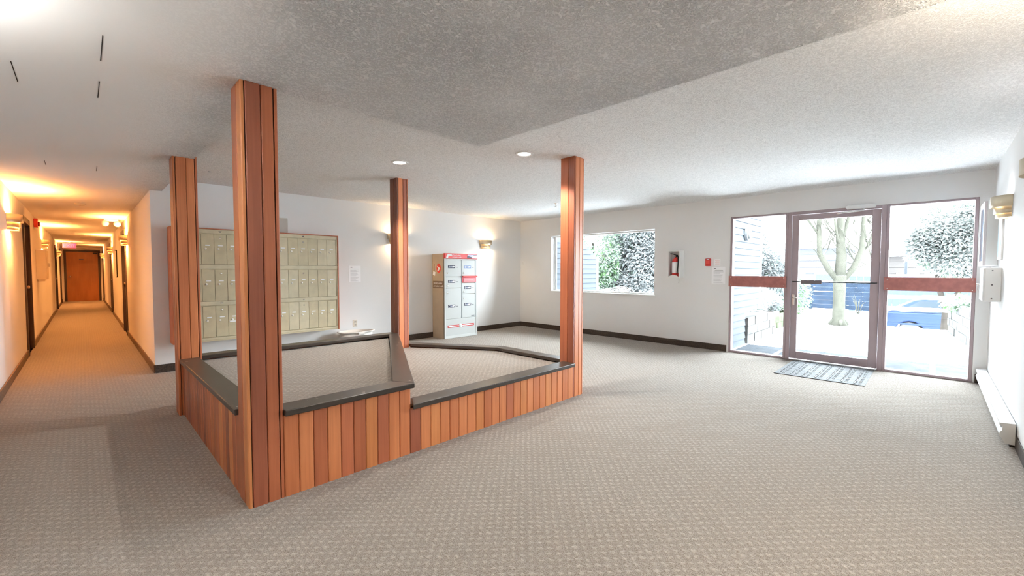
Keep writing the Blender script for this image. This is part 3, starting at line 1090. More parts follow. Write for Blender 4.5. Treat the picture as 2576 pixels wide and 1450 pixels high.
RX = Matrix.Rotation(PI / 2, 4, 'X')


def flat(pts, z, name, m, parent, y, th=.0012):
    return MB().prism_m(pts, 0, th, Matrix.Translation((0, y, z)) @ RX).build(name, m, parent)


hz = LH - .04
flat([(LXa + .03, -.035), (LXa + .05, .02), (LXa + .08, .036), (LXa + .16, .030), (LXa + .18, .01), (LXa + .13, -.005), (LXa + .11, .0), (LXa + .09, .012), (LXa + .075, -.04)], hz, 'white_motif', M_PAPER, hd, yh)
lettering('Parcel Locker', .034, M_PAPER, (LXa + .185, yh, hz + .006), (1, 0, 0), (0, 0, 1), hd)
lettering('Armoire \u00e0 colis', .034, M_PAPER, (LXa + .175, yh, hz - .030), (1, 0, 0), (0, 0, 1), hd)
flat([(LXb - .27, -.036), (LXb - .005, -.036), (LXb - .005, .036), (LXb - .25, .036)], hz, 'lilac_field', mat('lilac', (.55, .48, .62), .4), hd, yh)
flat([(LXb - .27, -.036), (LXb - .16, -.036), (LXb - .13, -.02), (LXb - .2, .0), (LXb - .26, .01)], hz, 'navy_motif', mat('label_navy', (.012, .016, .05), .4), hd, yh - .0012)
flat([(LXb - .15, -.02), (LXb - .03, -.03), (LXb - .02, .02), (LXb - .12, .02)], hz, 'pale_motif', mat('pale_pink', (.82, .72, .8), .4), hd, yh - .0012)
flat([(LXb - .12, .018), (LXb - .02, .020), (LXb - .03, .03), (LXb - .1, .028)], hz, 'dark_stroke', M_INKD, hd, yh - .0018)
# red and white stripe with round badge on the kick panel
kz = .245 * KZ
sb = box('kick_stripe', M_RED, LXa + .075, LXb - .085, LYf + .004, LYf + .0065, kz - .022, kz + .022, t)
box('white_stripe', M_PAPER, LXa + .09, LXb - .1, LYf + .003, LYf + .0045, kz - .008, kz + .008, sb)
bd = MB().lathe([(0, .004), (.036, .004), (.038, 0)], 24, Matrix.Translation(((LXa + LXb) / 2 - .02, LYf + .0045, kz)) @ RX).build('round_badge', M_PAPER, t)
lettering('P', .035, M_INK, ((LXa + LXb) / 2 - .03, LYf + .0002, kz - .012), (1, 0, 0), (0, 0, 1), bd)
box('maker_print', M_INKD, xd - .10, xd - .02, LYf + .003, LYf + .0045, .43 * KZ, .44 * KZ, t)
# the tan side: round red badge with a pale wing, brown name plate, hanging tag
RY = Matrix(((0, 0, -1, 0), (-1, 0, 0, 0), (0, 1, 0, 0), (0, 0, 0, 1)))     # local x -> -Y, local y -> +Z, out -> -X
SM = Matrix.Translation((LXa, 0, 0)) @ RY


def sflat(pts, name, m, parent, off=0.0):
    return MB().prism_m([(-y, z) for y, z in pts], 0 + off, .0015 + off, SM).build(name, m, parent)


cy, cz = 6.59, 1.32
bg_ = sflat([(cy + .068 * math.cos(a * PI / 14), cz + .088 * math.sin(a * PI / 14)) for a in range(28)], 'round_logo', mat('logo_red', (.80, .06, .035), .4), t)
sflat([(cy + .048, cz + .045), (cy - .052, cz + .0), (cy + .0, cz - .050), (cy + .044, cz - .052), (cy + .022, cz - .008)], 'white_wing', M_PAPER, bg_, .0015)
np_ = sflat([(6.775, .945), (6.45, .945), (6.45, 1.08), (6.775, 1.08)], 'name_plate', mat('plate_brown', (.20, .13, .075), .5), t)
lettering('Parcel Locker', .05, M_PAPER, (LXa - .002, 6.755, 1.025), (0, -1, 0), (0, 0, 1), np_)
lettering('Armoire \u00e0 colis', .05, M_PAPER, (LXa - .002, 6.755, .97), (0, -1, 0), (0, 0, 1), np_)
tg = MB().prism_m([(-6.77, 1.20), (-6.70, 1.175), (-6.685, 1.245), (-6.755, 1.27)], .004, .007, SM).build('hanging_tag', M_PAPER, t)
MB().tube([(LXa - .004, 6.73, 1.26), (LXa - .004, 6.725, 1.40)], .003, 6).build('tag_string', M_INKD, tg)

# ------------------------------------------------------------------ wall C things
t = thing('fire_extinguisher_cabinet', 'white open-fronted extinguisher cabinet between the window and entrance', 'cabinet', (XC, 3.10, 1.16))
cb = MB()
W0, D0, H0, th = .105, .16, .46, .008
# local: x = along +Y, depth toward -X
for a in ((-D0, 0, -W0, -W0 + th, 0, H0), (-D0, 0, W0 - th, W0, 0, H0), (-D0, 0, -W0 + th, W0 - th, 0, th), (-D0, 0, -W0 + th, W0 - th, H0 - th, H0), (-.006, 0, -W0 + th, W0 - th, th, H0 - th)):
    cb.box(*a)
cb.build('cabinet_shell', M_WHITE, t, local=True)
fr = MB()
fr.box(-D0 - .006, -D0, -W0 - .004, -W0 + .018, -.004, H0 + .004)
fr.box(-D0 - .006, -D0, W0 - .018, W0 + .004, -.004, H0 + .004)
fr.box(-D0 - .006, -D0, -W0 + .018, W0 - .018, H0 - .018, H0 + .004)
fr.prism_m([(-W0 + .018, -.004), (W0 - .018, -.004), (W0 - .018, .02), (.05, .04), (0, .048), (-.05, .04), (-W0 + .018, .02)], -D0 - .006, -D0,
           Matrix(((0, 0, 1, 0), (1, 0, 0, 0), (0, 1, 0, 0), (0, 0, 0, 1))))
fr.build('front_frame', M_WHITE, t, local=True, bevel=.002)
MB().tube([(-D0 - .004, -W0 + .01, .12), (-D0 - .008, -W0 + .008, .0), (-D0 - .004, -W0 + .012, -.09)], .004, 6).build('break_rod', M_CHROME, t, local=True)
t = thing('fire_extinguisher', 'red fire extinguisher standing in the white wall cabinet', 'extinguisher', (XC - .075, 3.10, 1.168))
MB().lathe([(0, 0), (.058, 0), (.062, .01), (.062, .27), (.05, .305), (.022, .325), (.018, .34)], 24).build('cylinder', M_RED, t, local=True)
MB().lathe([(.0632, .075), (.0632, .255)], 24, Matrix.Identity(4), 3.6, 2.1).build('paper_label', M_PAPER, t, local=True)
v = MB().lathe([(.018, .34), (.024, .345), (.024, .37), (.012, .38)], 14).build('valve', M_BLACK, t, local=True)
MB().tube([(0, 0, .375), (-.03, .03, .39), (-.06, .07, .40)], .007, 6).build('lever', M_BLACK, v, local=True)
MB().tube([(0, 0, .365), (-.03, -.04, .37), (-.055, -.065, .33), (-.06, -.062, .2), (-.066, -.05, .06)], .008, 8).build('hose', M_BLACK, t, local=True)
MB().lathe([(0, .01), (.012, .009), (.014, 0)], 12, Matrix.Translation((-.024, 0, .358)) @ Matrix.Rotation(-PI / 2, 4, 'Y')).build('gauge', M_CHROME, v, local=True)

t = thing('fire_pull_station', 'small red fire alarm pull station left of the entrance', 'pull station', (XC, 2.593, 1.355))
MB().box(-.03, 0, -.042, .042, 0, .122).build('housing', M_RED, t, local=True, bevel=.005)
MB().box(-.04, -.03, -.028, .028, .03, .09).build('pull_handle', mat('pull_red', (.75, .08, .07), .35), t, local=True, bevel=.004)
MB().box(-.0315, -.03, -.02, .02, .10, .112).build('white_print', M_PAPER, t, local=True)
t = thing('instruction_card', 'small pale card with faint red print right of the pull station', 'card', (XC, 2.455, 1.36))
MB().box(-.003, 0, -.045, .045, 0, .105).build('card_sheet', M_PAPER, t, local=True)
M_PALERED = mat('faint_red', (.80, .50, .48), .8)
pr = MB()
for k in range(5):
    pr.box(-.0036, -.003, -.034, .034 - .008 * (k % 2), .014 + k * .017, .019 + k * .017)
pr.build('card_print', M_PALERED, t, local=True)
paper('wall_notice', 'white printed notice taped to the wall beside the entrance', (XC, 2.538, 1.07), (0, -1, 0), (0, 0, 1), .204, .272, 16, 2)
t = thing('blank_plate', 'small round cream plate near the far corner of the room', 'wall plate', (XC, 6.72, 1.46))
MB().lathe([(.042, 0), (.042, .004), (.034, .010), (0, .012)], 20, Matrix.Rotation(-PI / 2, 4, 'Y')).build('plate_disc', M_WHITE, t, local=True)
MB().lathe([(.005, .011), (.004, .014), (0, .014)], 8, Matrix.Rotation(-PI / 2, 4, 'Y')).build('screw', M_CHROME, t, local=True)

# ------------------------------------------------------------------ right wall things
t = thing('baseboard_heater', 'long white electric baseboard heater along the right wall', 'heater', (5.85, YD, 0))
prof = [(0, .028), (.045, .028), (.056, .05), (.062, .065), (.072, .075), (.076, .09), (.072, .11), (.062, .122), (.060, .15), (.075, .158), (.075, .176), (0, .182)]
MX = Matrix(((0, 0, 1, 0), (1, 0, 0, YD + .008), (0, 1, 0, 0), (0, 0, 0, 1)))
MB().prism_m(prof, 4.70, 7.10, MX).build('casing', M_WHITE, t)
MB().prism_m([(a * 1.02, b) for a, b in prof], 4.655, 4.70, MX).build('end_cap', mat('heater_end', (.62, .60, .57), .5), t)
MB().prism_m([(.058, .125), (.064, .125), (.064, .150), (.058, .150)], 4.72, 7.08, MX).build('air_slot', mat('slot_grey', (.3, .31, .33), .5), t)
box('foot', M_BASE, 4.7, 7.05, YD + .008, YD + .03, 0, .03, t)
t = thing('control_box', 'white metal control box with key and paper notes on the right wall', 'box', (6.05, YD, .985))
cbx = MB().box(0, .40, 0, .11, 0, .325).build('box_body', M_WHITE, t, local=True, bevel=.006)
for zz in (.03, .16, .295):
    MB().lathe([(0, .003), (.005, .003), (.006, 0)], 8, Matrix.Translation((0, .06, zz)) @ Matrix.Rotation(-PI / 2, 4, 'Y')).build('screw', M_INKD, cbx, local=True)
dd = MB().box(.004, .396, .11, .118, .004, .321).build('box_door', M_WHITE, t, local=True, bevel=.003)
MB().box(.02, .16, .118, .1195, .20, .31).build('paper_note', M_PAPER, dd, local=True)
MB().box(.02, .16, .118, .1195, .01, .10).build('paper_note', M_PAPER, dd, local=True)
MB().tube([(.2, .118, .16), (.2, .15, .16)], .006, 8).build('key', M_CHROME, dd, local=True)
MB().box(.185, .215, .138, .141, .10, .15).build('key_tag', M_CHROME, dd, local=True)
t = thing('directory_case', 'tall glass-fronted white directory case on the right wall near the corner', 'display case', (6.48, YD, 1.33))
MB().box(0, .52, 0, .085, 0, .66).build('case_body', M_WHITE, t, local=True, bevel=.004)
f_ = MB()
for a in ((0, .05, 0, .66), (.47, .52, 0, .66), (.05, .47, 0, .05), (.05, .47, .61, .66)):
    f_.box(a[0], a[1], .085, .105, a[2], a[3])
f_ = f_.build('case_frame', mat('frame_pinkish', (.72, .66, .68), .35), t, local=True, bevel=.003)
MB().box(.05, .47, .086, .092, .05, .61).build('case_glass', mat('blue_glass', (.30, .42, .55), .08), f_, local=True)
t = thing('framed_sheet', 'narrow pale blue framed sheet on the right wall beside the directory case', 'frame', (6.06, YD, 1.385))
MB().box(0, .34, 0, .014, 0, .44).build('sheet_frame', M_WHITE, t, local=True, bevel=.002)
MB().box(.03, .31, .014, .016, .03, .41).build('sheet', mat('pale_blue', (.50, .66, .72), .3), t, local=True)

# door mat inside
t = thing('door_mat', 'grey ribbed door mat on the carpet inside the entrance', 'mat', (6.58, .94, 0))
M_MAT = mat('mat_grey', (.115, .12, .125), .9, var=.25, vscale=30, bmp=.5, bscale=90)
MB().box(-.54, .54, -.44, .44, 0, .008).build('mat_border', M_MAT, t, local=True, bevel=.003)
dots = MB()
rnd = random.Random(5)
for i in range(14):
    for j in range(7):
        x, y = -.48 + i * .074 + (j % 2) * .02, -.37 + j * .123
        for s in (-1, 1):
            a = s * .5
            dots.prism_m([(-.017, -.006), (.017, -.006), (.017, .006), (-.017, .006)], .008, .013, Matrix.Translation((x, y + s * .022, 0)) @ Matrix.Rotation(a, 4, 'Z'))
o = dots.build('raised_pattern', mat('mat_dots', (.18, .19, .195), .9), t, local=True)
o['kind'] = 'stuff'

# ------------------------------------------------------------------ outside
g = MB()
g.box(7.22, 13.65, -14, 30, -.35, -.05)
g.box(13.65, 18.2, 1.05, 30, -.35, -.05)
struct(g.build('floor_outside', M_SNOW), 'snow covered forecourt outside the entrance')
struct(MB().box(13.65, 90, -60, 70, -1.5, -1.12).build('ground_parking', M_SNOW), 'snow covered parking area')
M_PAD = mat('wet_pad', (.022, .025, .029), .9, var=.25, vscale=7, spec=.05)
tag(box('outdoor_mat', M_PAD, 7.42, 8.46, .0, 1.72, -.05, -.038, bevel=.003), 'dark mat outside the glass door, dusted with snow', 'mat')
tag(box('outdoor_mat', M_PAD, 7.42, 8.42, 1.78, 2.33, -.05, -.040, bevel=.003), 'dark strip of mat outside the left sidelight by the siding', 'mat')
tag(box('outdoor_mat', M_PAD, 7.42, 8.62, -.62, -.06, -.05, -.040, bevel=.003), 'dark mat outside the right sidelight below the block wall', 'mat')


def siding(name, label, y, xs, xe, z0, z1, slope=None, lower=None, th=.12, grp='exterior siding wing walls'):
    """lap siding on a fin wall whose visible face is at y looking -Y; slope=(x_at_top, z_at_edge) cuts the top corner"""
    t = thing(name, label, 'siding wall', ((xs + xe) / 2, y, z0))
    if slope:
        core = [(xs, z0), (xe, z0), (xe, slope[1]), (slope[0], z1), (xs, z1)]
    else:
        core = [(xs, z0), (lower[0], z0), (lower[0], lower[1]), (xe, lower[1]), (xe, z1), (xs, z1)]
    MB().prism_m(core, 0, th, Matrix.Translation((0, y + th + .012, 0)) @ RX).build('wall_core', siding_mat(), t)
    p = .115
    z = z0
    while z < z1 - .01:
        zt = min(z + p, z1)
        e = xe
        if lower and z < lower[1] - .02:
            e = lower[0]
        if slope and zt > slope[1]:
            e = xe + (slope[0] - xe) * (zt - slope[1]) / (z1 - slope[1])
        if e > xs + .05:
            mb = MB()
            ys = y + .012
            vs = [(xs, ys, z), (e, ys, z), (e, ys, zt), (xs, ys, zt), (xs, y - .012, z), (e, y - .012, z), (e, y + .004, zt), (xs, y + .004, zt)]
            mb.add(vs, [(0, 3, 2, 1), (4, 5, 6, 7), (0, 1, 5, 4), (2, 3, 7, 6), (1, 2, 6, 5), (0, 4, 7, 3)])
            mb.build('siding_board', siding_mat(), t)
        z += p
    cx = xe
    box('corner_trim', M_WHITE, cx - .01, cx + .05, y - .02, y + th, z0 if not lower else lower[1], slope[1] if slope else z1, t)
    return t


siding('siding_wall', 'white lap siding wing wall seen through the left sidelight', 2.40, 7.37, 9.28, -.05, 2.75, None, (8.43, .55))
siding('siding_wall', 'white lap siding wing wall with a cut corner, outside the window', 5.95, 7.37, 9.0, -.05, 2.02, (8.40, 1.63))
t = thing('bulkhead_light', 'oval outdoor bulkhead light on the white siding', 'light', (8.32, 2.388, 1.93))
M2 = Matrix.Rotation(PI / 2, 4, 'X')
MB().prism_m([(.085 * math.cos(a * PI / 12), .115 * math.sin(a * PI / 12)) for a in range(24)], 0, .05, M2).build('light_base', mat('light_grey', (.10, .105, .11), .7, spec=.05), t, local=True, bevel=.006)
MB().prism_m([(.06 * math.cos(a * PI / 12), .088 * math.sin(a * PI / 12)) for a in range(24)], .05, .085, M2).build('light_lens', mat('opal', (.14, .14, .135), .6, spec=.05), t, local=True, bevel=.008)


def block_wall(name, label, pts, courses, bh, bd, bl, material, zb=-.05):
    t = thing(name, label, 'block wall', (*pts[0], zb))
    rnd = random.Random(len(label))
    for c in range(courses):
        for (p, q) in zip(pts[:-1], pts[1:]):
            p, q = Vector((*p, 0)), Vector((*q, 0))
            u = q - p
            L = u.length
            u.normalize()
            n = Vector((u.y, -u.x, 0))
            cur = 0 if c % 2 == 0 else -bl / 2
            while cur < L - .02:
                a, b = max(cur, 0) + .004, min(cur + bl, L) - .004
                if b - a > .03:
                    o_ = rnd.uniform(-.008, .008)
                    z0 = zb + c * bh + .003
                    P = [p + u * a + n * o_, p + u * b + n * o_, p + u * b - n * bd, p + u * a - n * bd]
                    MB().prism([(w.x, w.y) for w in P], z0, z0 + bh - .005).build('block', material, t)
                cur += bl
    return t


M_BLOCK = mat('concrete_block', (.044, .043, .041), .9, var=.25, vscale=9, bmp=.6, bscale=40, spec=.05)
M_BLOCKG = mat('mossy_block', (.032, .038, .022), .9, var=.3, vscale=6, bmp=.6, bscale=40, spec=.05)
block_wall('block_planter', 'low concrete block wall below the siding outside the left sidelight', [(8.48, 2.36), (10.35, 2.36), (10.45, 3.4)], 3, .16, .22, .42, M_BLOCK)
block_wall('block_planter', 'curved low mossy block wall beside the tree', [(10.9, 2.55), (12.7, 2.42), (13.6, 2.62), (13.9, 3.2)], 2, .14, .25, .36, M_BLOCKG)
block_wall('block_wall', 'stepped concrete block wall outside the right sidelight', [(13.3, -.26), (9.6, -.60)], 4, .16, .25, .44, M_BLOCK)
for nm, lb, (x0, x1, y0, y1, z) in (('snow_cap', 'snow lying on the low block wall below the siding', (8.5, 10.2, 2.60, 3.38, .34)), ('snow_cap', 'snow lying in the curved block bed', (11.0, 13.2, 2.90, 4.5, .16)), ('snow_cap', 'snow on top of the right block wall', (9.6, 13.2, -2.2, -.92, .52))):
    o = MB().box(x0, x1, y0, y1, -.05, z + .05).build(nm, M_SNOW, bevel=.05, seg=3)
    tag(o, lb, 'snow')

# --- plants
M_LEAF_SNOW = snow_top_mat('leaf_snowy', (.055, .082, .068), (.12, .16, .125), .74, (.20, .21, .21))
M_LEAF_GREEN = snow_top_mat('leaf_green', (.048, .10, .038), (.10, .18, .075), .45, (.14, .17, .14))
M_LEAF_MID = snow_top_mat('leaf_mid', (.045, .066, .050), (.09, .12, .085), .72, (.17, .18, .172))
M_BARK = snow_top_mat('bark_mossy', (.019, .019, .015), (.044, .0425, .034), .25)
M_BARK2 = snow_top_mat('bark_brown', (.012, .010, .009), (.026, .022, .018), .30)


def foliage(rnd, centre, rad, n, size, droop=.3, shell=.45):
    mb = MB()
    vs, fs = [], []
    c = Vector(centre)
    for i in range(n):
        while True:
            p = Vector((rnd.uniform(-1, 1), rnd.uniform(-1, 1), rnd.uniform(-1, 1)))
            if shell < p.length < 1:
                break
        wob = 1 + .16 * math.sin(5 * p.x + 3 * p.z) * math.cos(4 * p.y + 2 * p.x)
        q = c + Vector((p.x * rad[0], p.y * rad[1], p.z * rad[2])) * wob
        d_ = (p + Vector((rnd.uniform(-.7, .7), rnd.uniform(-.7, .7), rnd.uniform(-.5, .3) - droop))).normalized()
        s = d_.cross(Vector((rnd.uniform(-.4, .4), rnd.uniform(-.4, .4), 1))).normalized()
        L = size * rnd.uniform(.6, 1.4)
        w = L * rnd.uniform(.16, .3)
        up = s.cross(d_) * (L * .12)
        b = len(vs)
        vs += [q, q + d_ * L * .5 + s * w + up, q + d_ * L, q + d_ * L * .5 - s * w + up]
        fs += [(b, b + 1, b + 2), (b, b + 2, b + 3)]
    mb.add(vs, fs)
    return mb


def shrub(name, label, cat, base, clumps, n, size, mt, stems, seed, droop=.3, shell=.45, bark=None, grp=None):
    rnd = random.Random(seed)
    t = thing(name, label, cat, base, group=grp)
    for (c, r) in clumps:
        o = foliage(rnd, c, r, n, size, droop, shell).build('foliage', mt, t, local=True)
        o['kind'] = 'stuff'
    for pts, r in stems:
        MB().tube(pts, [r * (1 - .6 * i / (len(pts) - 1)) for i in range(len(pts))], 7).build('stem', bark or M_BARK2, t, local=True)
    return t


# through the left sidelight
shrub('snowy_conifer', 'snow laden dark evergreen behind the siding corner', 'tree', (14.2, 4.15, -.05),
      [((0, 0, 1.75), (1.0, 1.25, .75)), ((.3, -.55, 1.15), (.9, .8, .7)), ((0, .2, 2.35), (.6, .8, .5))], 6000, .115, M_LEAF_SNOW,
      [([(0, 0, 0), (.1, .05, .9), (0, 0, 2.0)], .09)], 11)
shrub('snowy_shrub', 'low tangled shrub with snow behind the block wall', 'shrub', (11.35, 3.2, .05),
      [((0, 0, .62), (.9, .45, .42))], 2500, .09, M_LEAF_MID,
      [([(-.5 + i * .16, .0, 0), (-.5 + i * .16 + .1 * math.sin(i * 2.1), -.1, .4), (-.55 + i * .2 + .15 * math.sin(i), -.12 + .05 * i, .95)], .028) for i in range(7)], 12, shell=.6)
shrub('green_hedge', 'rounded green hedge dusted with snow left of the bare tree', 'hedge', (15.4, 3.35, -.05),
      [((0, 0, .75), (.85, .75, .85)), ((.2, .5, 1.2), (.7, .6, .6))], 5000, .09, M_LEAF_GREEN, [([(0, 0, 0), (0, 0, .7)], .07)], 13, shell=.6)
shrub('spreading_juniper', 'low spreading juniper with snow above the curved block wall', 'shrub', (13.05, 3.35, .05),
      [((0, 0, .42), (.75, .5, .26))], 3000, .10, M_LEAF_SNOW, [([(0, 0, 0), (.1, 0, .4)], .04)], 14, droop=.05)
# right pine
shrub('windswept_pine', 'large snow dusted pine with forked trunks seen through the right sidelight', 'tree', (16.2, -.15, -.6),
      [((0.1, -.2, 3.0), (.9, .95, .75)), ((.2, -.35, 2.3), (1.0, .75, .6)), ((-.1, .15, 2.55), (.6, .55, .55)), ((.5, -.8, 2.0), (.8, .6, .5)), ((.3, -.9, 3.2), (.8, .8, .7))], 7000, .105, M_LEAF_MID,
      [([(0, -.1, 0), (.02, -.12, .9), (.1, .02, 1.4), (0, .1, 2.1), (0, .0, 2.7)], .085), ([(.02, -.12, .9), (0, -.35, 1.35), (.1, -.3, 1.9), (0, -.5, 2.6)], .07),
       ([(.2, -.75, 0), (.2, -.7, 1.0), (.25, -.9, 1.6), (.2, -.8, 2.3)], .09)], 15, droop=.0, shell=.35)
shrub('trailing_plant', 'yellow-green trailing plant spilling over the right block wall', 'plant', (13.0, -.45, .60),
      [((0, .05, .03), (.35, .22, .10)), ((-.7, -.02, .04), (.4, .2, .09))], 420, .12, M_LEAF_GREEN, [([(0, -.1, -.1), (0, 0, .05)], .02)], 16, droop=.5, shell=.2)
# through the window
shrub('window_conifer', 'fresh green conifer behind the cut corner of the siding', 'tree', (11.2, 7.55, -.05),
      [((0, 0, 1.9), (.95, .9, 1.2)), ((.2, .2, .9), (1.0, .9, .9))], 8000, .10, M_LEAF_GREEN, [([(0, 0, 0), (0, 0, 2.2)], .10)], 17, shell=.5)
shrub('window_snow_tree', 'snow covered evergreen filling the right of the window', 'tree', (12.6, 6.75, -.05),
      [((0, 0, 1.9), (1.1, 1.15, .9)), ((-.1, -.7, 1.6), (.9, .8, .9)), ((.1, .6, 1.5), (.9, .8, .9)), ((0, -.2, 2.8), (1.2, 1.3, .8)), ((-.5, -.2, .8), (.8, 1.0, .55))], 8000, .12, M_LEAF_SNOW,
      [([(0, 0, 0), (.1, -.1, 1.2), (0, 0, 2.6)], .10), ([(.1, -.1, .9), (-.3, .5, 1.7), (-.4, .9, 2.4)], .05), ([(.1, -.1, .8), (-.4, -.5, 1.5), (-.5, -1.0, 2.3)], .05)], 18, shell=.3)
t = thing('dry_fan_shrub', 'dry leaning shrub with fanned twigs low in the window', 'shrub', (10.6, 5.75, -.05))
rnd = random.Random(19)
for i in range(16):
    a = -1.0 + i * .13
    e = Vector((-.1 * rnd.random(), math.sin(a) * .9 + .45, math.cos(a) * .75 + .15))
    MB().tube([(0, 0, .55), tuple(Vector((0, 0, .55)).lerp(e + Vector((0, .3, .2)), .5) + Vector((0, 0, .06))), tuple(e + Vector((0, .45, -.1)))], [.014, .010, .004], 5).build('twig', M_BARK2, t, local=True)
MB().tube([(0, -.15, 0), (0, -.05, .3), (0, 0, .58)], [.05, .04, .03], 8).build('stem', M_BARK2, t, local=True)

# bare many-stemmed tree straight through the door glass
t = thing('bare_tree', 'mossy bare tree with several stems straight through the door glass', 'tree', (13.05, 1.62, -.05))
rnd = random.Random(23)
RIGHT = Vector((.643, -.766, 0))      # across the view line
MB().tube([(0, 0, 0), (.0, .0, .12), (.01, .0, .6), (0, 0, 1.22)], [.19, .135, .12, .135], 12).build('trunk', M_BARK, t, local=True)
for k in range(4):
    a = k * PI / 2 + .4
    MB().tube([(.08 * math.cos(a), .08 * math.sin(a), .14), (.2 * math.cos(a), .2 * math.sin(a), .02)], [.06, .03], 7).build('root', M_BARK, t, local=True)


def limb(pts, r0, r1, twigs, seed, thick=.012):
    rnd = random.Random(seed)
    P = [RIGHT * a + Vector((b * .76, b * .64, z)) for a, b, z in pts]
    mb = MB()
    n = len(P)
    mb.tube(P, [r0 + (r1 - r0) * i / (n - 1) for i in range(n)], 9)
    for i in range(twigs):
        f = rnd.uniform(.25, .98) * (n - 1)
        j = min(int(f), n - 2)
        s = P[j].lerp(P[j + 1], f - j)
        side = rnd.choice((-1, 1))
        d_ = (RIGHT * side * rnd.uniform(.4, 1.0) + Vector((rnd.uniform(-.4, .4), rnd.uniform(-.4, .4), rnd.uniform(.5, 1.2)))).normalized()
        L = rnd.uniform(.35, .95)
        q = [s, s + d_ * L * .5 + Vector((0, 0, -.03)), s + d_ * L + Vector((0, 0, .1))]
        mb.tube(q, [thick * 1.3, thick, thick * .4], 5)
        for _ in range(2):
            d3 = (d_ + Vector((rnd.uniform(-.6, .6), rnd.uniform(-.6, .6), rnd.uniform(0, .6)))).normalized()
            mb.tube([q[1], q[1] + d3 * L * .3, q[1] + d3 * L * .6 + Vector((0, 0, .06))], [thick * .8, thick * .6, thick * .3], 4)
    mb.build('branch', M_BARK, t, local=True)


limb([(0, 0, 1.15), (.02, 0, 1.7), (.0, .05, 2.3), (.05, .0, 3.6)], .125, .07, 5, 1)
limb([(-.05, 0, 1.12), (-.22, .05, 1.35), (-.42, .1, 1.75), (-.46, .1, 2.4), (-.44, .1, 3.5)], .075, .045, 9, 2)
limb([(.06, 0, 1.12), (.28, -.05, 1.4), (.45, -.05, 1.85), (.52, 0, 2.6), (.60, 0, 3.5)], .08, .05, 10, 3)
limb([(.02, 0, 2.05), (.16, .1, 2.4), (.32, .1, 3.0), (.4, .1, 3.5)], .05, .03, 5, 4)
limb([(-.02, 0, 1.95), (-.14, -.05, 2.25), (-.28, -.1, 3.0)], .04, .02, 5, 5)
limb([(.34, 0, 1.55), (.65, .05, 1.95), (.95, .1, 2.7), (1.1, .1, 3.3)], .035, .015, 8, 6)
limb([(.2, 0, 1.35), (.6, .0, 1.5), (.95, .0, 1.9)], .02, .008, 4, 7)
limb([(-.44, .1, 2.2), (-.8, .1, 2.7), (-.95, .1, 3.4)], .03, .015, 6, 8)
# small snowy sapling in front of the fence
t = thing('snowy_sapling', 'small snowy sapling in front of the slate fence', 'shrub', (17.0, 1.62, -.05))
rnd = random.Random(31)
for i in range(9):
    a = rnd.uniform(0, 6.28)
    e = Vector((.16 * math.cos(a), .2 * math.sin(a), rnd.uniform(.35, .6)))
    MB().tube([(.03 * math.cos(a), .03 * math.sin(a), 0), tuple(e * .5 + Vector((0, 0, .1))), tuple(e)], [.012, .009, .004], 5).build('twig', M_BARK, t, local=True)

# slate fence behind the tree
t = thing('slate_fence', 'dark slate-blue board fence behind the bare tree', 'fence', (18.4, 3.5, -.05))
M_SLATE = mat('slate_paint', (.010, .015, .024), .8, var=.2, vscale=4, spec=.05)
for k in range(6):
    MB().box(-.02, .02, -2.4, 4.5, .02 + k * .152, .02 + k * .152 + .142).build('fence_board', M_SLATE, t, local=True)
for y in (-2.3, -.4, 1.6, 3.6):
    MB().box(.02, .11, y - .05, y + .05, -.05, .96).build('fence_post', M_SLATE, t, local=True)
MB().box(-.06, .1, -2.42, 4.5, .94, .985).build('snow_cap', M_SNOW, t, local=True, bevel=.012)

# white railing
t = thing('white_railing', 'white two-rail railing between the forecourt and the blue car', 'railing', (14.0, -.4, -.05))
for y in (1.25, -.55, -2.3):
    MB().box(-.05, .05, y - .05, y + .05, -.25, .74).build('rail_post', M_WHITE, t, local=True)
for z in (.38, .66):
    MB().box(-.025, .025, -3.2, 1.25, z, z + .085).build('rail', M_WHITE, t, local=True)

# parked blue car: nose towards -Y
t = thing('parked_car', 'blue sedan with snow on its roof parked beyond the railing', 'car', (19.9, -.85, -1.0), -PI / 2)
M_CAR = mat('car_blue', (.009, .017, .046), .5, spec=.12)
M_CARGLASS = mat('car_glass', (.02, .025, .03), .15, spec=.3)
HW = .86


def car_profile():
    p = [(-2.22, .34), (-2.27, .55), (-2.24, .80), (-2.05, .90), (-1.0, .93), (.9, .90), (1.75, .82), (2.15, .70), (2.25, .5), (2.2, .30)]
    for cx in (1.35, -1.35):
        for k in range(9):
            a = PI * k / 8
            p.append((cx + .36 * math.cos(a), .28 + .36 * math.sin(a)))
    return p


mxs = Matrix.Translation((0, HW, 0)) @ RX
MB().prism_m(car_profile(), 0, 2 * HW, mxs).build('car_body', M_CAR, t, local=True, bevel=.05, seg=3)
cab0 = [(-1.95, .90), (.95, .89), (.25, 1.36), (-.15, 1.41), (-.95, 1.39), (-1.25, 1.33)]


def cabin(sc_, z_off=0, inset=.0):
    """greenhouse narrowing upward"""
    mb = MB()
    n = len(cab0)
    cx, cz = -.5, 1.1
    vs = []
    for s in (-1, 1):
        for x, z in cab0:
            w = HW - .04 - (z - .9) * .36
            vs.append((cx + (x - cx) * sc_, s * (w + inset), cz + (z - cz) * sc_ + z_off))
    fs = [tuple(range(n)), tuple(range(n, 2 * n))[::-1]] + [(i, i + n, (i + 1) % n + n, (i + 1) % n) for i in range(n)]
    return mb.add(vs, fs)


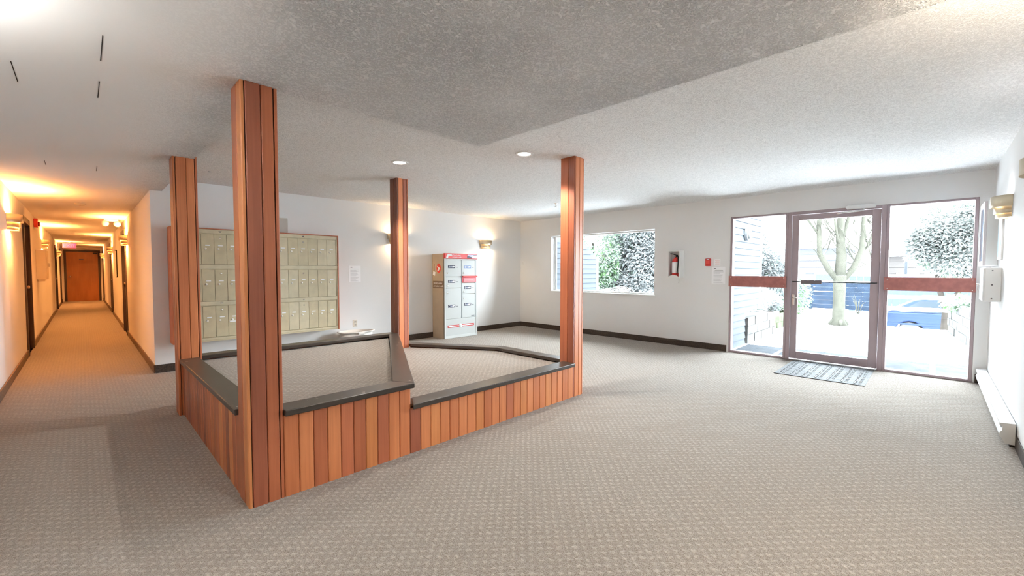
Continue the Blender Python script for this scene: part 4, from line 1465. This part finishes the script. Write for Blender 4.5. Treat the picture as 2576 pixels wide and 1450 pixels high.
cb_ = cabin(1.0).build('cabin', M_CAR, t, local=True, bevel=.03, seg=2)
for s in (-1, 1):
    for (xa, xb, xc2, xd2) in ((-.42, .62, .12, -.42), (-1.62, -.50, -.50, -1.12)):
        zz0, zz1 = .94, 1.32
        vs = []
        for off in (.004, .012):
            for x, z in ((xa, zz0), (xb, zz0), (xc2, zz1), (xd2, zz1)):
                vs.append((x, s * (HW - .04 - (z - .9) * .36 + off), z))
        MB().add(vs, [(0, 1, 2, 3), (7, 6, 5, 4), (0, 4, 5, 1), (1, 5, 6, 2), (2, 6, 7, 3), (3, 7, 4, 0)]).build('side_window', M_CARGLASS, cb_, local=True)
MB().add([(-1.22, -.62, 1.345), (.22, -.62, 1.37), (.22, .62, 1.37), (-1.22, .62, 1.345), (-1.1, -.55, 1.46), (.1, -.55, 1.47), (.1, .55, 1.47), (-1.1, .55, 1.46)],
         [(0, 3, 2, 1), (4, 5, 6, 7), (0, 1, 5, 4), (1, 2, 6, 5), (2, 3, 7, 6), (3, 0, 4, 7)]).build('snow_cover', M_SNOW, t, local=True, bevel=.04, seg=2)
MB().box(-2.15, -1.75, -.7, .7, .885, .95).build('snow_cover', M_SNOW, t, local=True, bevel=.03, seg=2)
for cx in (1.35, -1.35):
    for s in (-1, 1):
        wmx = Matrix.Translation((cx, s * (HW - .11), .30)) @ Matrix.Rotation(-s * PI / 2, 4, 'X')
        wo = MB().lathe([(.20, .09), (.27, .10), (.305, .08), (.31, 0), (.305, -.08), (.27, -.10)], 24, wmx).build('tyre', M_BLACK, t, local=True)
        MB().lathe([(0, .07), (.05, .085), (.09, .06), (.18, .075), (.205, .09)], 20, wmx).build('wheel_disc', mat('wheel_silver', (.04, .041, .044), .6, spec=.1), wo, local=True)
for s in (-1, 1):
    MB().box(-2.24, -2.12, s * .78 - .06, s * .78 + .06, .62, .80).build('tail_light', M_RED, t, local=True, bevel=.02)
    MB().box(.38, .52, s * .90 - .08, s * .90 + .08, .93, 1.03).build('wing_mirror', M_CAR, t, local=True, bevel=.03)
    MB().box(-1.9, 1.9, s * (HW + .002) - .012, s * (HW + .002) + .012, .52, .58).build('side_moulding', M_CAR, t, local=True, bevel=.005)

# distance: blue fence, pale low building with red fascia, lamp post
t = thing('blue_fence', 'pale blue board fence far across the parking area', 'fence', (30, -1.5, -1.12))
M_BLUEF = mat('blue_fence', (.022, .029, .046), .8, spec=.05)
for k in range(46):
    y = -9 + k * .30
    MB().box(-.02, .02, y, y + .285, .0, 2.15).build('fence_board', M_BLUEF, t, local=True)
MB().box(-.05, .05, -9, 4.8, 2.15, 2.25).build('snow_cap', M_SNOW, t, local=True)


def far_building(name, label, x, y0, y1, h, wall, roof, fascia=None):
    t = thing(name, label, 'building', (x, (y0 + y1) / 2, -1.12))
    w = (y1 - y0) / 2
    MB().box(0, 6, -w, w, 0, h).build('wall', wall, t, local=True)
    MB().box(-.5, 6.5, -w - .5, w + .5, h, h + .25).build('roof', roof, t, local=True)
    if fascia:
        MB().box(-.12, -.01, -w * .9, w * .1, h - .75, h - .1).build('fascia_sign', fascia, t, local=True)
    n = int(2 * w / 2.2)
    for k in range(n):
        y = -w + 1.0 + k * 2.2
        f = MB().box(-.06, .0, y - .6, y + .6, 1.0, 2.3).build('window_frame', M_WHITE, t, local=True)
        MB().box(-.07, -.055, y - .52, y + .52, 1.08, 2.22).build('pane', mat('far_glass', (.025, .03, .035), .5, spec=.05), f, local=True)
    for k in range(int(h / .45)):
        MB().box(-.03, 0, -w, w, k * .45, k * .45 + .40).build('wall_panel', wall, t, local=True)
    return t


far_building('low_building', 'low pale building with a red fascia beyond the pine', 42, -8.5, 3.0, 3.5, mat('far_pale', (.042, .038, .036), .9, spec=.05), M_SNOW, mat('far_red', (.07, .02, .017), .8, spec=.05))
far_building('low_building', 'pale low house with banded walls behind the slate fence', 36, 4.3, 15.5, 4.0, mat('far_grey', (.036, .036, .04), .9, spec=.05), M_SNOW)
t = thing('street_lamp', 'thin grey street lamp pole beyond the parking area', 'lamp post', (33, 1.1, -1.12))
MB().tube([(0, 0, 0), (0, 0, 4.6)], [.09, .05], 8).build('pole', mat('pole_grey', (.02, .022, .025), .7, spec=.05), t, local=True)
MB().tube([(0, 0, 4.5), (0, -.5, 4.75)], .035, 6).build('arm', mat('pole_grey', (.02, .022, .025), .7, spec=.05), t, local=True)
MB().box(-.1, .1, -.85, -.45, 4.7, 4.8).build('lamp_head', mat('pole_grey', (.02, .022, .025), .7, spec=.05), t, local=True, bevel=.02)
